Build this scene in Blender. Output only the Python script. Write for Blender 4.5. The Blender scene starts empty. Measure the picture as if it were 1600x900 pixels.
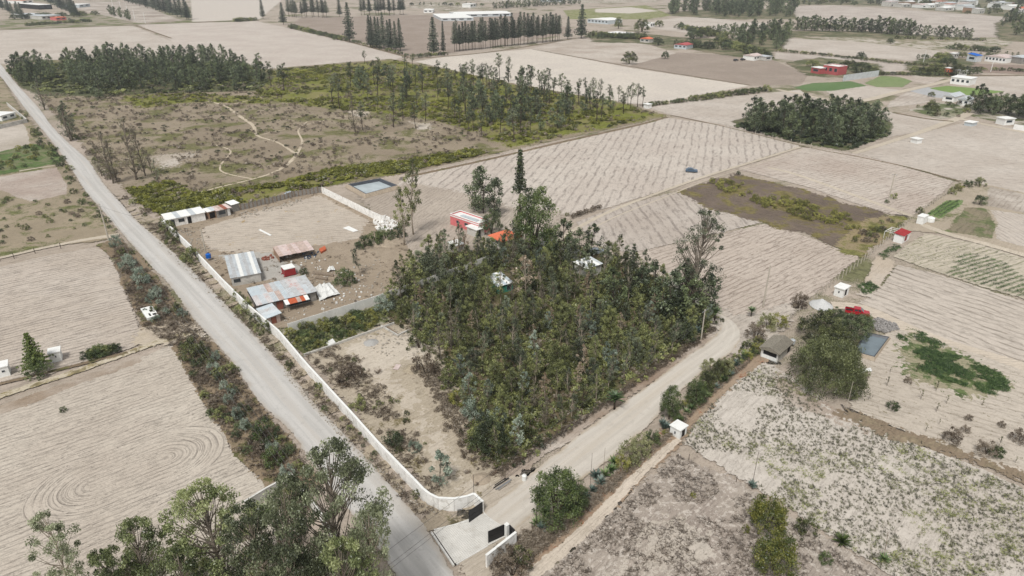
import bpy, math, random
import numpy as np
from mathutils import Vector, noise as mn
from mathutils.geometry import tessellate_polygon
random.seed(7); rng = np.random.default_rng(7)
R = math.radians
sc = bpy.context.scene
COL = sc.collection
# ------------------------------------------------------------------ camera, world, sun
H = 68.0; FPX = 1067.0; PITCH = math.atan((450 + 65) / FPX)
cd = bpy.data.cameras.new('camera'); cd.lens = 24.0; cd.sensor_width = 36.0
cd.clip_start = 0.5; cd.clip_end = 9000
cam = bpy.data.objects.new('camera', cd); COL.objects.link(cam)
cam.location = (0, 0, H); cam.rotation_euler = (math.pi / 2 - PITCH, 0, 0)
sc.camera = cam
SUN_EL = R(58); SUN_AZ = R(200)      # azimuth clockwise from +Y
w = bpy.data.worlds.new('World'); sc.world = w; w.use_nodes = True
wn = w.node_tree; bg = wn.nodes['Background']
sky = wn.nodes.new('ShaderNodeTexSky'); sky.sky_type = 'NISHITA'; sky.sun_disc = False
sky.sun_elevation = SUN_EL; sky.sun_rotation = SUN_AZ; sky.altitude = 2500; sky.dust_density = 4; sky.air_density = 1.0
hs = wn.nodes.new('ShaderNodeHueSaturation'); hs.inputs['Saturation'].default_value = 0.08
wn.links.new(sky.outputs[0], hs.inputs['Color']); wn.links.new(hs.outputs[0], bg.inputs[0])
bg.inputs[1].default_value = 0.13
sl = bpy.data.lights.new('sun', 'SUN'); sl.energy = 2.2; sl.angle = R(12); sl.color = (1.0, 0.975, 0.94)
so = bpy.data.objects.new('sun', sl); COL.objects.link(so)
sd = Vector((math.sin(SUN_AZ) * math.cos(SUN_EL), math.cos(SUN_AZ) * math.cos(SUN_EL), math.sin(SUN_EL)))
so.rotation_euler = sd.to_track_quat('Z', 'Y').to_euler(); so.location = (0, 0, 200)
vs = sc.view_settings; vs.view_transform = 'Standard'; vs.look = 'None'; vs.exposure = 0.5; vs.gamma = 1
vs.use_curve_mapping = False
# ------------------------------------------------------------------ survey: from a bearing in the photograph to the ground
cp, sp = math.cos(PITCH), math.sin(PITCH)
def G(px, py, z=0.0):
    x = (px - 800) / FPX; y = (450 - py) / FPX
    d = (x, cp + y * sp, -sp + y * cp); t = (H - z) / -d[2]
    return (d[0] * t, d[1] * t)
def PY(x, y, z):
    dz = z - H; dep = y * cp - dz * sp; up = y * sp + dz * cp
    return 450 - FPX * up / dep
def HG(px, pb, pt):
    x, y = G(px, pb); a, b = 0.0, 60.0
    for _ in range(30):
        m = (a + b) / 2
        if PY(x, y, m) > pt: a = m
        else: b = m
    return a
def ANG(p, q):
    a, b = G(*p), G(*q); return math.atan2(b[1] - a[1], b[0] - a[0])
AU = R(45.4); AV = R(129.6)
# ------------------------------------------------------------------ material helpers
def lin(r, g, b):
    f = lambda c: (c / 255 / 12.92) if c / 255 <= 0.04045 else ((c / 255 + 0.055) / 1.055) ** 2.4
    return (f(r), f(g), f(b), 1)
def lin2(r, g, b):
    m = (r + g + b) / 3; return lin(*[m + (v - m) * .84 for v in (r, g, b)])
def sc4(c, k): return (c[0] * k, c[1] * k, c[2] * k, 1)
class NT:
    def __init__(s, name):
        s.m = bpy.data.materials.new(name); s.m.use_nodes = True; s.t = s.m.node_tree
        s.b = s.t.nodes['Principled BSDF']; s.out = s.t.nodes['Material Output']
        s.b.inputs['Roughness'].default_value = 0.9
        s.b.inputs['Specular IOR Level'].default_value = 0.25
    def n(s, ty, **kw):
        o = s.t.nodes.new('ShaderNode' + ty)
        for k, v in kw.items(): setattr(o, k, v)
        return o
    def l(s, a, b): s.t.links.new(a, b)
    def sv(s, sock, v):
        if hasattr(v, 'is_output'): s.l(v, sock)
        else: sock.default_value = v
    def math(s, op, a, b=0.0, c=0.0):
        o = s.n('Math', operation=op); s.sv(o.inputs[0], a); s.sv(o.inputs[1], b); s.sv(o.inputs[2], c); return o.outputs[0]
    def noise(s, vec, scale, detail=3, rough=0.55, dist=0.0):
        o = s.n('TexNoise'); s.l(vec, o.inputs['Vector']); o.inputs['Scale'].default_value = scale
        o.inputs['Detail'].default_value = detail; o.inputs['Roughness'].default_value = rough
        o.inputs['Distortion'].default_value = dist; return o.outputs[0]
    def step(s, v, a, b):
        o = s.n('MapRange', interpolation_type='SMOOTHSTEP'); s.sv(o.inputs[0], v)
        o.inputs[1].default_value = a; o.inputs[2].default_value = b; return o.outputs[0]
    def mix(s, f, a, b):
        o = s.n('Mix', data_type='RGBA'); s.sv(o.inputs[0], f); s.sv(o.inputs[6], a); s.sv(o.inputs[7], b); return o.outputs[2]
    def pos(s): return s.n('NewGeometry').outputs['Position']
    def mapping(s, vec, ang, scl):
        a = s.n('Mapping'); s.l(vec, a.inputs[0]); a.inputs['Rotation'].default_value = (0, 0, -ang)
        b = s.n('Vector' 'Math', operation='MULTIPLY'); s.l(a.outputs[0], b.inputs[0]); b.inputs[1].default_value = scl
        return a.outputs[0], b.outputs[0]
    def bump(s, h, strength, dist):
        o = s.n('Bump'); s.l(h, o.inputs['Height']); o.inputs['Strength'].default_value = strength
        o.inputs['Distance'].default_value = dist; s.l(o.outputs[0], s.b.inputs['Normal'])
    def feather(s, p, sc_=0.9):
        at = s.n('Attribute', attribute_name='edge').outputs['Fac']
        nz = s.noise(p, sc_, 4, 0.65)
        f = s.math('GREATER_THAN', s.math('ADD', at, s.math('MULTIPLY', s.math('SUBTRACT', nz, 0.5), 1.7)), 0.5)
        tr = s.n('BsdfTransparent'); mx = s.n('MixShader')
        s.l(f, mx.inputs[0]); s.l(tr.outputs[0], mx.inputs[1]); s.l(s.b.outputs[0], mx.inputs[2]); s.l(mx.outputs[0], s.out.inputs[0])
def plain(name, c, rough=0.8, metal=0.0, var=0.12, scale=1.5, spec=0.3, stain=None):
    t = NT(name); p = t.pos()
    a = t.noise(p, scale, 5, 0.65); b = t.noise(p, scale * 9, 3)
    f = t.math('ADD', t.math('MULTIPLY', a, 0.7), t.math('MULTIPLY', b, 0.3))
    col = t.mix(t.step(f, 0.3, 0.7), sc4(c, 1 - var * 2), sc4(c, 1 + var))
    if stain: col = t.mix(t.math('MULTIPLY', t.step(t.noise(p, scale * 0.8, 5, 0.7, 0.6), 0.5, 0.68), stain[1]), col, stain[0])
    t.l(col, t.b.inputs['Base Color']); t.b.inputs['Roughness'].default_value = rough; t.b.inputs['Metallic'].default_value = metal
    t.b.inputs['Specular IOR Level'].default_value = spec
    return t.m
def soil(name, base, light, dark, ang=0.0, spacing=1.0, line=0.5, clod=0.4, streak=0.5, grass=None, gthr=0.55, gscale=0.12,
         swirl=None, speck=None, rise=0.1, fe=0.9, patch=0.0, pcol=None):
    """earth; furrows along `ang`, `spacing` m apart; clods; optional grass tint and speckle of litter"""
    t = NT(name); p = t.pos()
    rot, st = t.mapping(p, ang, (0.12, 1.0 / max(spacing, .2) * 0.9, 1))
    big = t.noise(p, 0.035, 4, 0.6); mid = t.noise(p, 0.35, 4, 0.6); fine = t.noise(p, 3.0, 3, 0.7)
    col = t.mix(t.step(big, 0.32, 0.68), base, light)
    if pcol: col = t.mix(t.math('MULTIPLY', t.step(t.noise(p, 0.05, 5, 0.65, 0.5), 0.5, 0.62), patch), col, pcol)
    col = t.mix(t.math('MULTIPLY', t.step(mid, 0.35, 0.7), 0.35), col, sc4(base, 0.86))
    sep = t.n('SeparateXYZ'); t.l(rot, sep.inputs[0])
    wob = t.math('MULTIPLY', t.math('SUBTRACT', t.noise(p, 0.12, 2), 0.5), 1.6 * spacing if spacing < 3 else 2.0)
    across = t.math('ADD', sep.outputs[1], wob)
    if swirl:
        (cx, cy), L, rmax = swirl
        c, s_ = math.cos(-ang), math.sin(-ang); ux, vy = cx * c - cy * s_, cx * s_ + cy * c
        du = t.math('MAXIMUM', t.math('SUBTRACT', t.math('ABSOLUTE', t.math('SUBTRACT', sep.outputs[0], ux)), L), 0.0)
        dv = t.math('SUBTRACT', sep.outputs[1], vy)
        d = t.math('SQRT', t.math('ADD', t.math('MULTIPLY', du, du), t.math('MULTIPLY', t.math('MULTIPLY', dv, dv), 1.3)))
        d = t.math('ADD', d, t.math('MULTIPLY', wob, 0.5))
        k = t.math('LESS_THAN', d, rmax)
        across = t.math('ADD', t.math('MULTIPLY', d, k), t.math('MULTIPLY', across, t.math('SUBTRACT', 1.0, k)))
        cb = t.n('CombineXYZ'); t.l(t.math('MULTIPLY', sep.outputs[0], 0.13), cb.inputs[0]); t.l(t.math('MULTIPLY', across, 1.0 / spacing), cb.inputs[1]); st = cb.outputs[0]
    sn = t.math('SINE', t.math('MULTIPLY', across, 2 * math.pi / spacing))
    brk = t.math('MULTIPLY', t.step(t.noise(st, 1.0, 4, 0.7), 0.34, 0.6), t.step(t.noise(p, 0.15, 4, 0.6), 0.3, 0.5))
    ln = t.math('MULTIPLY', t.step(sn, 0.42, 0.98), brk)
    col = t.mix(t.math('MULTIPLY', ln, line), col, dark)
    strk = t.step(t.noise(st, 3.2, 7, 0.85), 0.535, 0.6)
    col = t.mix(t.math('MULTIPLY', strk, streak), col, dark)
    cm = t.step(t.noise(p, 0.16, 3), 0.4, 0.65)
    cl = t.math('MULTIPLY', t.step(t.noise(p, 1.7, 4, 0.75), 0.57, 0.66), cm)
    col = t.mix(t.math('MULTIPLY', cl, clod), col, sc4(dark, 0.8))
    cl2 = t.math('MULTIPLY', t.step(t.noise(p, 3.4, 3, 0.7), 0.6, 0.67), t.step(t.noise(p, 0.09, 3), 0.35, 0.6)); col = t.mix(t.math('MULTIPLY', cl2, 0.5), col, dark)
    col = t.mix(t.math('MULTIPLY', t.step(t.noise(p, 2.2, 3, .7), .55, .75), .3), col, light)
    if grass:
        g = t.step(t.math('ADD', t.noise(p, gscale, 5, 0.65, 0.4), t.math('MULTIPLY', t.math('SUBTRACT', fine, 0.5), 0.3)), gthr - 0.04, gthr + 0.06)
        gc = t.mix(t.step(t.noise(p, 0.6, 4, 0.7), 0.4, 0.62), grass, sc4(grass, 0.6))
        col = t.mix(g, col, gc)
    if speck:
        g = t.step(t.noise(p, speck[1], 3, 0.8), speck[2], speck[2] + 0.05)
        col = t.mix(t.math('MULTIPLY', g, 0.8), col, speck[0])
    col = t.mix(t.math('MULTIPLY', t.step(fine, 0.35, 0.75), 0.22), col, sc4(dark, 0.9))
    t.l(col, t.b.inputs['Base Color'])
    hgt = t.math('SUBTRACT', t.math('ADD', t.math('MULTIPLY', fine, 0.5), t.math('MULTIPLY', mid, 0.8)), t.math('ADD', ln, t.math('MULTIPLY', strk, 0.6)))
    t.bump(hgt, 0.55, rise); t.b.inputs['Roughness'].default_value = 0.97
    t.feather(p, fe); return t.m
def foliage(name, c1, c2, c3, trans=0.32, rnd=0.5):
    t = NT(name); t.t.nodes.remove(t.b)
    tint = t.n('Attribute', attribute_name='tint').outputs['Fac']
    oi = t.n('ObjectInfo').outputs['Random']
    f = t.math('ADD', tint, t.math('MULTIPLY', t.math('SUBTRACT', oi, 0.5), rnd))
    r = t.n('ValToRGB'); t.l(f, r.inputs[0]); e = r.color_ramp.elements
    e[0].position = 0.12; e[0].color = c1; e[1].position = 0.9; e[1].color = c3
    m_ = r.color_ramp.elements.new(0.5); m_.color = c2
    d = t.n('BsdfDiffuse'); tr = t.n('BsdfTranslucent'); gl = t.n('BsdfGlossy'); mx = t.n('MixShader'); m2 = t.n('MixShader')
    gl.inputs['Roughness'].default_value = 0.45
    t.l(r.outputs[0], d.inputs[0]); t.l(r.outputs[0], tr.inputs[0]); mx.inputs[0].default_value = trans; m2.inputs[0].default_value = 0.05
    t.l(d.outputs[0], mx.inputs[1]); t.l(tr.outputs[0], mx.inputs[2])
    t.l(mx.outputs[0], m2.inputs[1]); t.l(gl.outputs[0], m2.inputs[2]); t.l(m2.outputs[0], t.out.inputs[0])
    return t.m
# ------------------------------------------------------------------ mesh helpers
def arr_mesh(name, V, F, mat, tint=None, smooth=False):
    V = np.asarray(V, dtype=np.float32); F = np.asarray(F, dtype=np.int32); k = F.shape[1]
    me = bpy.data.meshes.new(name); me.vertices.add(len(V)); me.vertices.foreach_set('co', V.ravel())
    me.loops.add(F.size); me.loops.foreach_set('vertex_index', F.ravel())
    me.polygons.add(len(F)); me.polygons.foreach_set('loop_start', np.arange(0, F.size, k, dtype=np.int32))
    me.polygons.foreach_set('loop_total', np.full(len(F), k, dtype=np.int32))
    if smooth: me.polygons.foreach_set('use_smooth', np.ones(len(F), dtype=bool))
    if tint is not None:
        a = me.attributes.new('tint', 'FLOAT', 'POINT'); a.data.foreach_set('value', np.asarray(tint, dtype=np.float32))
    me.update(calc_edges=True); me.materials.append(mat); return me
class MB:
    """collects boxes, prisms and tubes into one mesh"""
    def __init__(s): s.v = []; s.f = []
    def add(s, v, f): o = len(s.v); s.v += [tuple(p) for p in v]; s.f += [tuple(i + o for i in q) for q in f]; return s
    def box(s, x0, y0, z0, x1, y1, z1, org=(0, 0), ang=0.0):
        c, n = math.cos(ang), math.sin(ang); v = []
        for z in (z0, z1):
            for x, y in ((x0, y0), (x1, y0), (x1, y1), (x0, y1)): v.append((org[0] + x * c - y * n, org[1] + x * n + y * c, z))
        return s.add(v, [(3, 2, 1, 0), (4, 5, 6, 7), (0, 1, 5, 4), (1, 2, 6, 5), (2, 3, 7, 6), (3, 0, 4, 7)])
    def prism(s, pts, z0, z1):
        n = len(pts); v = [(p[0], p[1], z0) for p in pts] + [(p[0], p[1], z1) for p in pts]
        return s.add(v, [tuple(range(n))[::-1], tuple(range(n, 2 * n))] + [(i, (i + 1) % n, (i + 1) % n + n, i + n) for i in range(n)])
    def tube(s, pts, rad, k=6, cap=True):
        v = []; f = []; n = len(pts)
        for i, p in enumerate(pts):
            p = Vector(p); d = (Vector(pts[min(i + 1, n - 1)]) - Vector(pts[max(i - 1, 0)])).normalized()
            a = d.cross(Vector((0, 1, 0)) if abs(d.y) < 0.9 else Vector((1, 0, 0))).normalized(); b = d.cross(a)
            r = rad[i] if hasattr(rad, '__len__') else rad
            for j in range(k):
                t = 2 * math.pi * j / k; q = p + (a * math.cos(t) + b * math.sin(t)) * r; v.append(tuple(q))
        for i in range(n - 1):
            for j in range(k): f.append((i * k + j, i * k + (j + 1) % k, (i + 1) * k + (j + 1) % k, (i + 1) * k + j))
        if cap: f.append(tuple(range(k))[::-1]); f.append(tuple(range((n - 1) * k, n * k)))
        return s.add(v, f)
    def mesh(s, name, mat, smooth=False):
        me = bpy.data.meshes.new(name); me.from_pydata(s.v, [], s.f); me.materials.append(mat)
        if smooth: me.polygons.foreach_set('use_smooth', [True] * len(me.polygons))
        return me
    def build(s, name, mat, parent=None, smooth=False, **kw): return link(name, s.mesh(name, mat, smooth), parent, **kw)
def link(name, data, parent=None, loc=(0, 0, 0), rz=0.0, scale=1.0, label=None, cat=None, group=None, kind=None):
    o = bpy.data.objects.new(name, data); COL.objects.link(o)
    if parent: o.parent = parent
    o.location = loc; o.rotation_euler = (0, 0, rz)
    o.scale = scale if hasattr(scale, '__len__') else (scale,) * 3
    if label: o['label'] = label
    if cat: o['category'] = cat
    if group: o['group'] = group
    if kind: o['kind'] = kind
    return o
def thing(name, label, cat, loc=(0, 0, 0), rz=0.0, group=None, scale=1.0): return link(name, None, None, loc, rz, scale, label, cat, group)
# ------------------------------------------------------------------ ground sheets
LVL = [0]
def resample(W, step):
    out = []
    for i in range(len(W)):
        a, b = W[i], W[(i + 1) % len(W)]; d = math.dist(a, b); n = max(1, int(round(d / step)))
        for j in range(n): t = j / n; out.append((a[0] + (b[0] - a[0]) * t, a[1] + (b[1] - a[1]) * t))
    return out
def patch(name, px, mat, feather=1.0, jit=0.35, z=None):
    """sheet whose `edge` attribute runs 0..1 across its ragged border (0.5 on the outline)"""
    LVL[0] += 1; z = z if z is not None else 0.002 * LVL[0]
    W = [G(*p) for p in px]
    per = sum(math.dist(W[i], W[(i + 1) % len(W)]) for i in range(len(W)))
    P = resample(W, max(1.5, per / 160))
    P = np.array([(x + jit * 2 * mn.noise((x * .13, y * .13, LVL[0])), y + jit * 2 * mn.noise((x * .13, y * .13, 50 + LVL[0]))) for x, y in P])
    lo = P.min(0) - feather * 1.5; hi = P.max(0) + feather * 1.5; ext = hi - lo
    cs = max(0.6, min(feather * 1.2, 3.0), float(np.sqrt(ext[0] * ext[1]) / 70))
    nx, ny = int(ext[0] / cs) + 2, int(ext[1] / cs) + 2
    gx, gy = np.meshgrid(lo[0] + np.arange(nx) * cs, lo[1] + np.arange(ny) * cs); Q = np.stack([gx.ravel(), gy.ravel()], 1)
    best = np.full(len(Q), 1e9); ins = np.zeros(len(Q), bool); B = np.roll(P, -1, 0)
    for p, q in zip(P, B):
        d = q - p; t = np.clip(((Q - p) @ d) / max(1e-9, d @ d), 0, 1); best = np.minimum(best, np.hypot(*(Q - p - t[:, None] * d).T))
        if p[1] != q[1]:
            c = (p[1] > Q[:, 1]) != (q[1] > Q[:, 1]); ins ^= c & (Q[:, 0] < (q[0] - p[0]) * (Q[:, 1] - p[1]) / (q[1] - p[1]) + p[0])
    sd = np.where(ins, best, -best); E = np.clip(0.5 + sd / (2 * feather), -0.6, 1.6)
    idx = np.arange(nx * ny).reshape(ny, nx); F = np.stack([idx[:-1, :-1], idx[:-1, 1:], idx[1:, 1:], idx[1:, :-1]], -1).reshape(-1, 4)
    F = F[(E[F] > -0.4).any(1)]; used = np.unique(F); mp = np.zeros(nx * ny, int); mp[used] = np.arange(len(used))
    me = arr_mesh(name, np.c_[Q[used], np.zeros(len(used))], mp[F], mat)
    me.attributes.new('edge', 'FLOAT', 'POINT').data.foreach_set('value', E[used].astype(np.float32))
    return link(name, me, None, (0, 0, z), kind='structure')
def smooth_line(P, step):
    out = []; n = len(P)
    for i in range(n - 1):
        p0, p1, p2, p3 = [Vector(P[max(0, min(n - 1, i + k))]) for k in (-1, 0, 1, 2)]
        m = max(1, int((p2 - p1).length / step))
        for j in range(m):
            t = j / m
            out.append(0.5 * ((2 * p1) + (p2 - p0) * t + (2 * p0 - 5 * p1 + 4 * p2 - p3) * t * t + (3 * p1 - p0 - 3 * p2 + p3) * t ** 3))
    out.append(Vector(P[-1])); return out
def strip(name, L, Rr, mat, feather=0.6, step=2.0, parent=None):
    """ribbon between a left and a right edge given in photograph bearings"""
    LVL[0] += 1; z = 0.002 * LVL[0]
    a = smooth_line([G(*p) for p in L], step); b = smooth_line([G(*p) for p in Rr], step); n = max(len(a), len(b))
    def at(s, t):
        x = t * (len(s) - 1); i = int(x); j = min(i + 1, len(s) - 1); return s[i].lerp(s[j], x - i)
    V = []; E = []; U = []; F = []; NC = 9
    for i in range(n):
        t = i / (n - 1); p, q = at(a, t), at(b, t); d = (q - p); wd = d.length or 1
        fs = min(0.3, feather / wd); ts = [0, fs] + [fs + (1 - 2 * fs) * k / (NC - 3) for k in range(1, NC - 3)] + [1 - fs, 1]
        for k, s in enumerate(ts):
            e = 0 if k in (0, NC - 1) else 1; r = p + d * s
            V.append((r.x, r.y, 0)); E.append(e); U.append(s)
    for i in range(n - 1):
        for k in range(NC - 1): F.append((i * NC + k, i * NC + k + 1, (i + 1) * NC + k + 1, (i + 1) * NC + k))
    me = bpy.data.meshes.new(name); me.from_pydata(V, [], F); me.materials.append(mat)
    me.attributes.new('edge', 'FLOAT', 'POINT').data.foreach_set('value', [float(e) for e in E])
    me.attributes.new('across', 'FLOAT', 'POINT').data.foreach_set('value', U); me.update()
    if sum(pl.normal.z * pl.area for pl in me.polygons) < 0: me.flip_normals()
    return link(name, me, parent, (0, 0, z), kind='structure')
def line_strip(name, C, wpx, mat, **kw):
    """ribbon round a centre line; wpx = width in metres (one or per point)"""
    W = [Vector(G(*p)) for p in C]; n = len(W); L = []; Q = []
    for i in range(n):
        d = (W[min(i + 1, n - 1)] - W[max(i - 1, 0)]).normalized(); nn = Vector((-d.y, d.x)); ww = wpx[i] if hasattr(wpx, '__len__') else wpx
        L.append(W[i] + nn * ww / 2); Q.append(W[i] - nn * ww / 2)
    global G
    g0 = G; G = lambda a, b: (a, b)
    o = strip(name, [tuple(p) for p in L], [tuple(p) for p in Q], mat, **kw); G = g0
    return o
def inpoly(x, y, W):
    c = False; j = len(W) - 1
    for i in range(len(W)):
        xi, yi = W[i]; xj, yj = W[j]
        if (yi > y) != (yj > y) and x < (xj - xi) * (y - yi) / (yj - yi) + xi: c = not c
        j = i
    return c
def scatter(px, n, mind=0.0, mask=None, avoid=()):
    W = [G(*p) for p in px]; A = [[G(*q) for q in a] for a in avoid]
    xs = [p[0] for p in W]; ys = [p[1] for p in W]; out = []; tries = 0; cells = {}
    while len(out) < n and tries < n * 40:
        tries += 1; x = random.uniform(min(xs), max(xs)); y = random.uniform(min(ys), max(ys))
        if not inpoly(x, y, W) or any(inpoly(x, y, a) for a in A): continue
        if mask and not mask(x, y): continue
        if mind:
            cx, cy = int(x // mind), int(y // mind)
            if any(math.dist((x, y), q) < mind for i in (-1, 0, 1) for j in (-1, 0, 1) for q in cells.get((cx + i, cy + j), ())): continue
            cells.setdefault((cx, cy), []).append((x, y))
        out.append((x, y))
    return out
def nz(x, y, s, seed=0.0): return mn.fractal((x * s, y * s, seed), 1.0, 2.0, 3)
# ------------------------------------------------------------------ foliage geometry
def leaves(C, rad, n, size, squash=1.0, droop=0.0, ctint=None, asp=0.5, shell=0.5, tj=0.13, seed=0):
    """n leaf cards round every centre: V, F, tint"""
    g = np.random.default_rng(seed); C = np.asarray(C, float); k = len(C); rad = np.broadcast_to(rad, (k,))
    d = g.normal(size=(k, n, 3)); d /= np.linalg.norm(d, axis=2, keepdims=True)
    r = g.random((k, n, 1)) ** shell; p = C[:, None, :] + d * r * rad[:, None, None] * np.array([1, 1, squash])
    p = p.reshape(-1, 3); m = len(p)
    a = g.normal(size=(m, 3)); a[:, 2] -= droop; a /= np.linalg.norm(a, axis=1, keepdims=True)
    b = g.normal(size=(m, 3)); b -= a * np.sum(a * b, axis=1, keepdims=True); b /= np.linalg.norm(b, axis=1, keepdims=True)
    s = size * (0.6 + 0.8 * g.random((m, 1)))
    V = np.stack([p - a * s * .5, p + b * s * asp * .5 + a * s * .05, p + a * s * .5, p - b * s * asp * .5], 1).reshape(-1, 3)
    F = np.arange(m * 4).reshape(-1, 4)
    ct = ctint if ctint is not None else g.random(k) * 0.6 + 0.2
    t = np.repeat(np.asarray(ct), n) + g.normal(size=m) * tj
    return V, F, np.repeat(t, 4)
def cat3(parts):
    V = []; F = []; T = []; o = 0
    for v, f, t in parts: V.append(v); F.append(f + o); T.append(t); o += len(v)
    return np.concatenate(V), np.concatenate(F), np.concatenate(T)
class Proto:
    def __init__(s, h): s.h = h; s.parts = []
def p_euc(h, cw, c0, nc, rc, n, ls, seed, leafm, barkm, lean=0.0, sq=0.8, tr=0.012, prof=0.9, droop=0.7, limbs=True):
    g = random.Random(seed); P = Proto(h); mb = MB()
    bx, by = g.uniform(-1, 1) * lean * h, g.uniform(-1, 1) * lean * h
    ax = lambda z: (bx * (z / h) ** 1.5 + 0.02 * h * math.sin(z / h * 5 + seed), by * (z / h) ** 1.5 + 0.015 * h * math.cos(z / h * 4 + seed) - 0.015 * h)
    zs = [h * i / 7 * 0.97 for i in range(8)]; mb.tube([(*ax(z), z - (0.4 if z == 0 else 0)) for z in zs], [h * tr * (1.15 - z / h) + 0.01 for z in zs], 6)
    C = []; rr = []
    for i in range(nc):
        t = c0 + (1 - c0) * (i + g.random()) / nc; u = (t - c0) / (1 - c0)
        wd = cw * (math.sin(math.pi * min(1, (u * 0.86 + 0.12))) ** prof) * (0.2 + 0.95 * g.random() ** .6); a = g.random() * 2 * math.pi + i * 2.4
        z = t * h; x, y = ax(z); q = (x + math.cos(a) * wd, y + math.sin(a) * wd, z); C.append(q); rr.append(rc * (0.6 + 0.8 * g.random()) * (1.0 - 0.35 * u))
        if limbs: zb = max(z - 0.12 * h - wd * 0.5, c0 * h * 0.7); xb, yb = ax(zb); mb.tube([(xb, yb, zb), ((xb + q[0]) / 2, (yb + q[1]) / 2, (zb + z) / 2 - 0.02 * h), q], [h * tr * 0.45, h * tr * 0.3, h * tr * 0.12], 4, False)
    V, F, T = leaves(C, rr, n, ls, sq, droop, seed=seed)
    P.parts = [('trunk', mb.mesh('trunk', barkm, True)), ('crown', arr_mesh('crown', V, F, leafm, T))]
    return P
def p_conifer(h, bw, c0, nl, nb, n, ls, seed, leafm, barkm, up=0.1, droop=0.0, tr=0.013, power=1.0, spread=0.22):
    g = random.Random(seed); P = Proto(h); mb = MB(); zs = [h * i / 6 for i in range(7)]
    mb.tube([(0, 0, z - (0.4 if z == 0 else 0)) for z in zs], [h * tr * (1.1 - z / h) + 0.01 for z in zs], 6); C = []; rr = []; ct = []
    for i in range(nl):
        u = (i + 0.5) / nl; z = h * (c0 + (1 - c0) * u) ; L = bw * (1 - u) ** power * g.uniform(0.75, 1.15) + 0.12
        m = max(3, int(nb * (1 - u * 0.5))); a0 = g.random() * 6
        for j in range(m):
            a = a0 + 2 * math.pi * j / m + g.uniform(-.25, .25); Lj = L * g.uniform(0.7, 1.15); tt = g.uniform(.2, .8); ks = max(2, int(Lj / (spread * 1.4)))
            for q in range(ks):
                s = (q + 0.6) / ks; C.append((math.cos(a) * Lj * s, math.sin(a) * Lj * s, z + up * Lj * s - 0.12 * Lj * s * s)); rr.append(spread * (1.3 - 0.6 * s)); ct.append(tt)
            mb.tube([(0, 0, z), (math.cos(a) * Lj * .8, math.sin(a) * Lj * .8, z + up * Lj * .8 - .1 * Lj * .6)], [h * tr * .3, h * tr * .08], 3, False)
    V, F, T = leaves(C, rr, n, ls, 0.6, droop, ct, seed=seed, asp=0.35)
    P.parts = [('trunk', mb.mesh('trunk', barkm, True)), ('crown', arr_mesh('crown', V, F, leafm, T))]; return P
def p_dome(h, w, nc, rc, n, ls, seed, leafm, barkm=None, base=0.12, flat=1.0, stems=5, droop=0.2):
    """broad tree or shrub: clumps over a lumpy dome and through its volume"""
    g = random.Random(seed); P = Proto(h); C = []; rr = []
    for i in range(nc):
        a = g.random() * 2 * math.pi; e = math.asin(g.random() * 0.98); k = (0.55 + 0.45 * g.random() ** 0.5)
        lump = 1 + 0.22 * mn.noise((math.cos(a) * 1.7 + seed, math.sin(a) * 1.7, e * 1.5))
        C.append((math.cos(a) * math.cos(e) * w * k * lump, math.sin(a) * math.cos(e) * w * k * lump, h * base + (h * (1 - base) * math.sin(e) ** flat) * k * lump)); rr.append(rc * g.uniform(0.6, 1.3))
    V, F, T = leaves(C, rr, n, ls, 0.8, droop, seed=seed)
    mb = MB()
    for i in range(stems):
        a = 2 * math.pi * i / stems + g.random(); q = w * g.uniform(.3, .7)
        mb.tube([(0, 0, -.2), (math.cos(a) * q * .4, math.sin(a) * q * .4, h * .35), (math.cos(a) * q, math.sin(a) * q, h * .7)], [h * .03, h * .018, h * .006], 4, False)
    P.parts = [('trunk' if base > .2 else 'stem', mb.mesh('stem', barkm)), ('crown' if base > .2 else 'foliage', arr_mesh('crown', V, F, leafm, T))]; return P
def p_twig(h, w, n, seed, m):
    g = random.Random(seed); P = Proto(h); mb = MB()
    for i in range(n):
        a = g.random() * 6.28; e = g.uniform(.15, 1) ; q = w * g.uniform(.4, 1); r = h * .012
        p1 = (math.cos(a) * q * .5, math.sin(a) * q * .5, h * .5 * e); p2 = (math.cos(a + .3) * q, math.sin(a + .3) * q, h * e)
        mb.tube([(0, 0, -.1), p1, p2], [r * 1.4, r, r * .5], 3, False)
        for k in range(4):
            b = a + g.uniform(-1.2, 1.2); s = g.uniform(.2, .5) * w; mb.tube([p1, (p1[0] + math.cos(b) * s, p1[1] + math.sin(b) * s, p1[2] + g.uniform(.05, .4) * h)], [r * .8, r * .35], 3, False)
    P.parts = [('branches', mb.mesh('branches', m))]; return P
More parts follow.
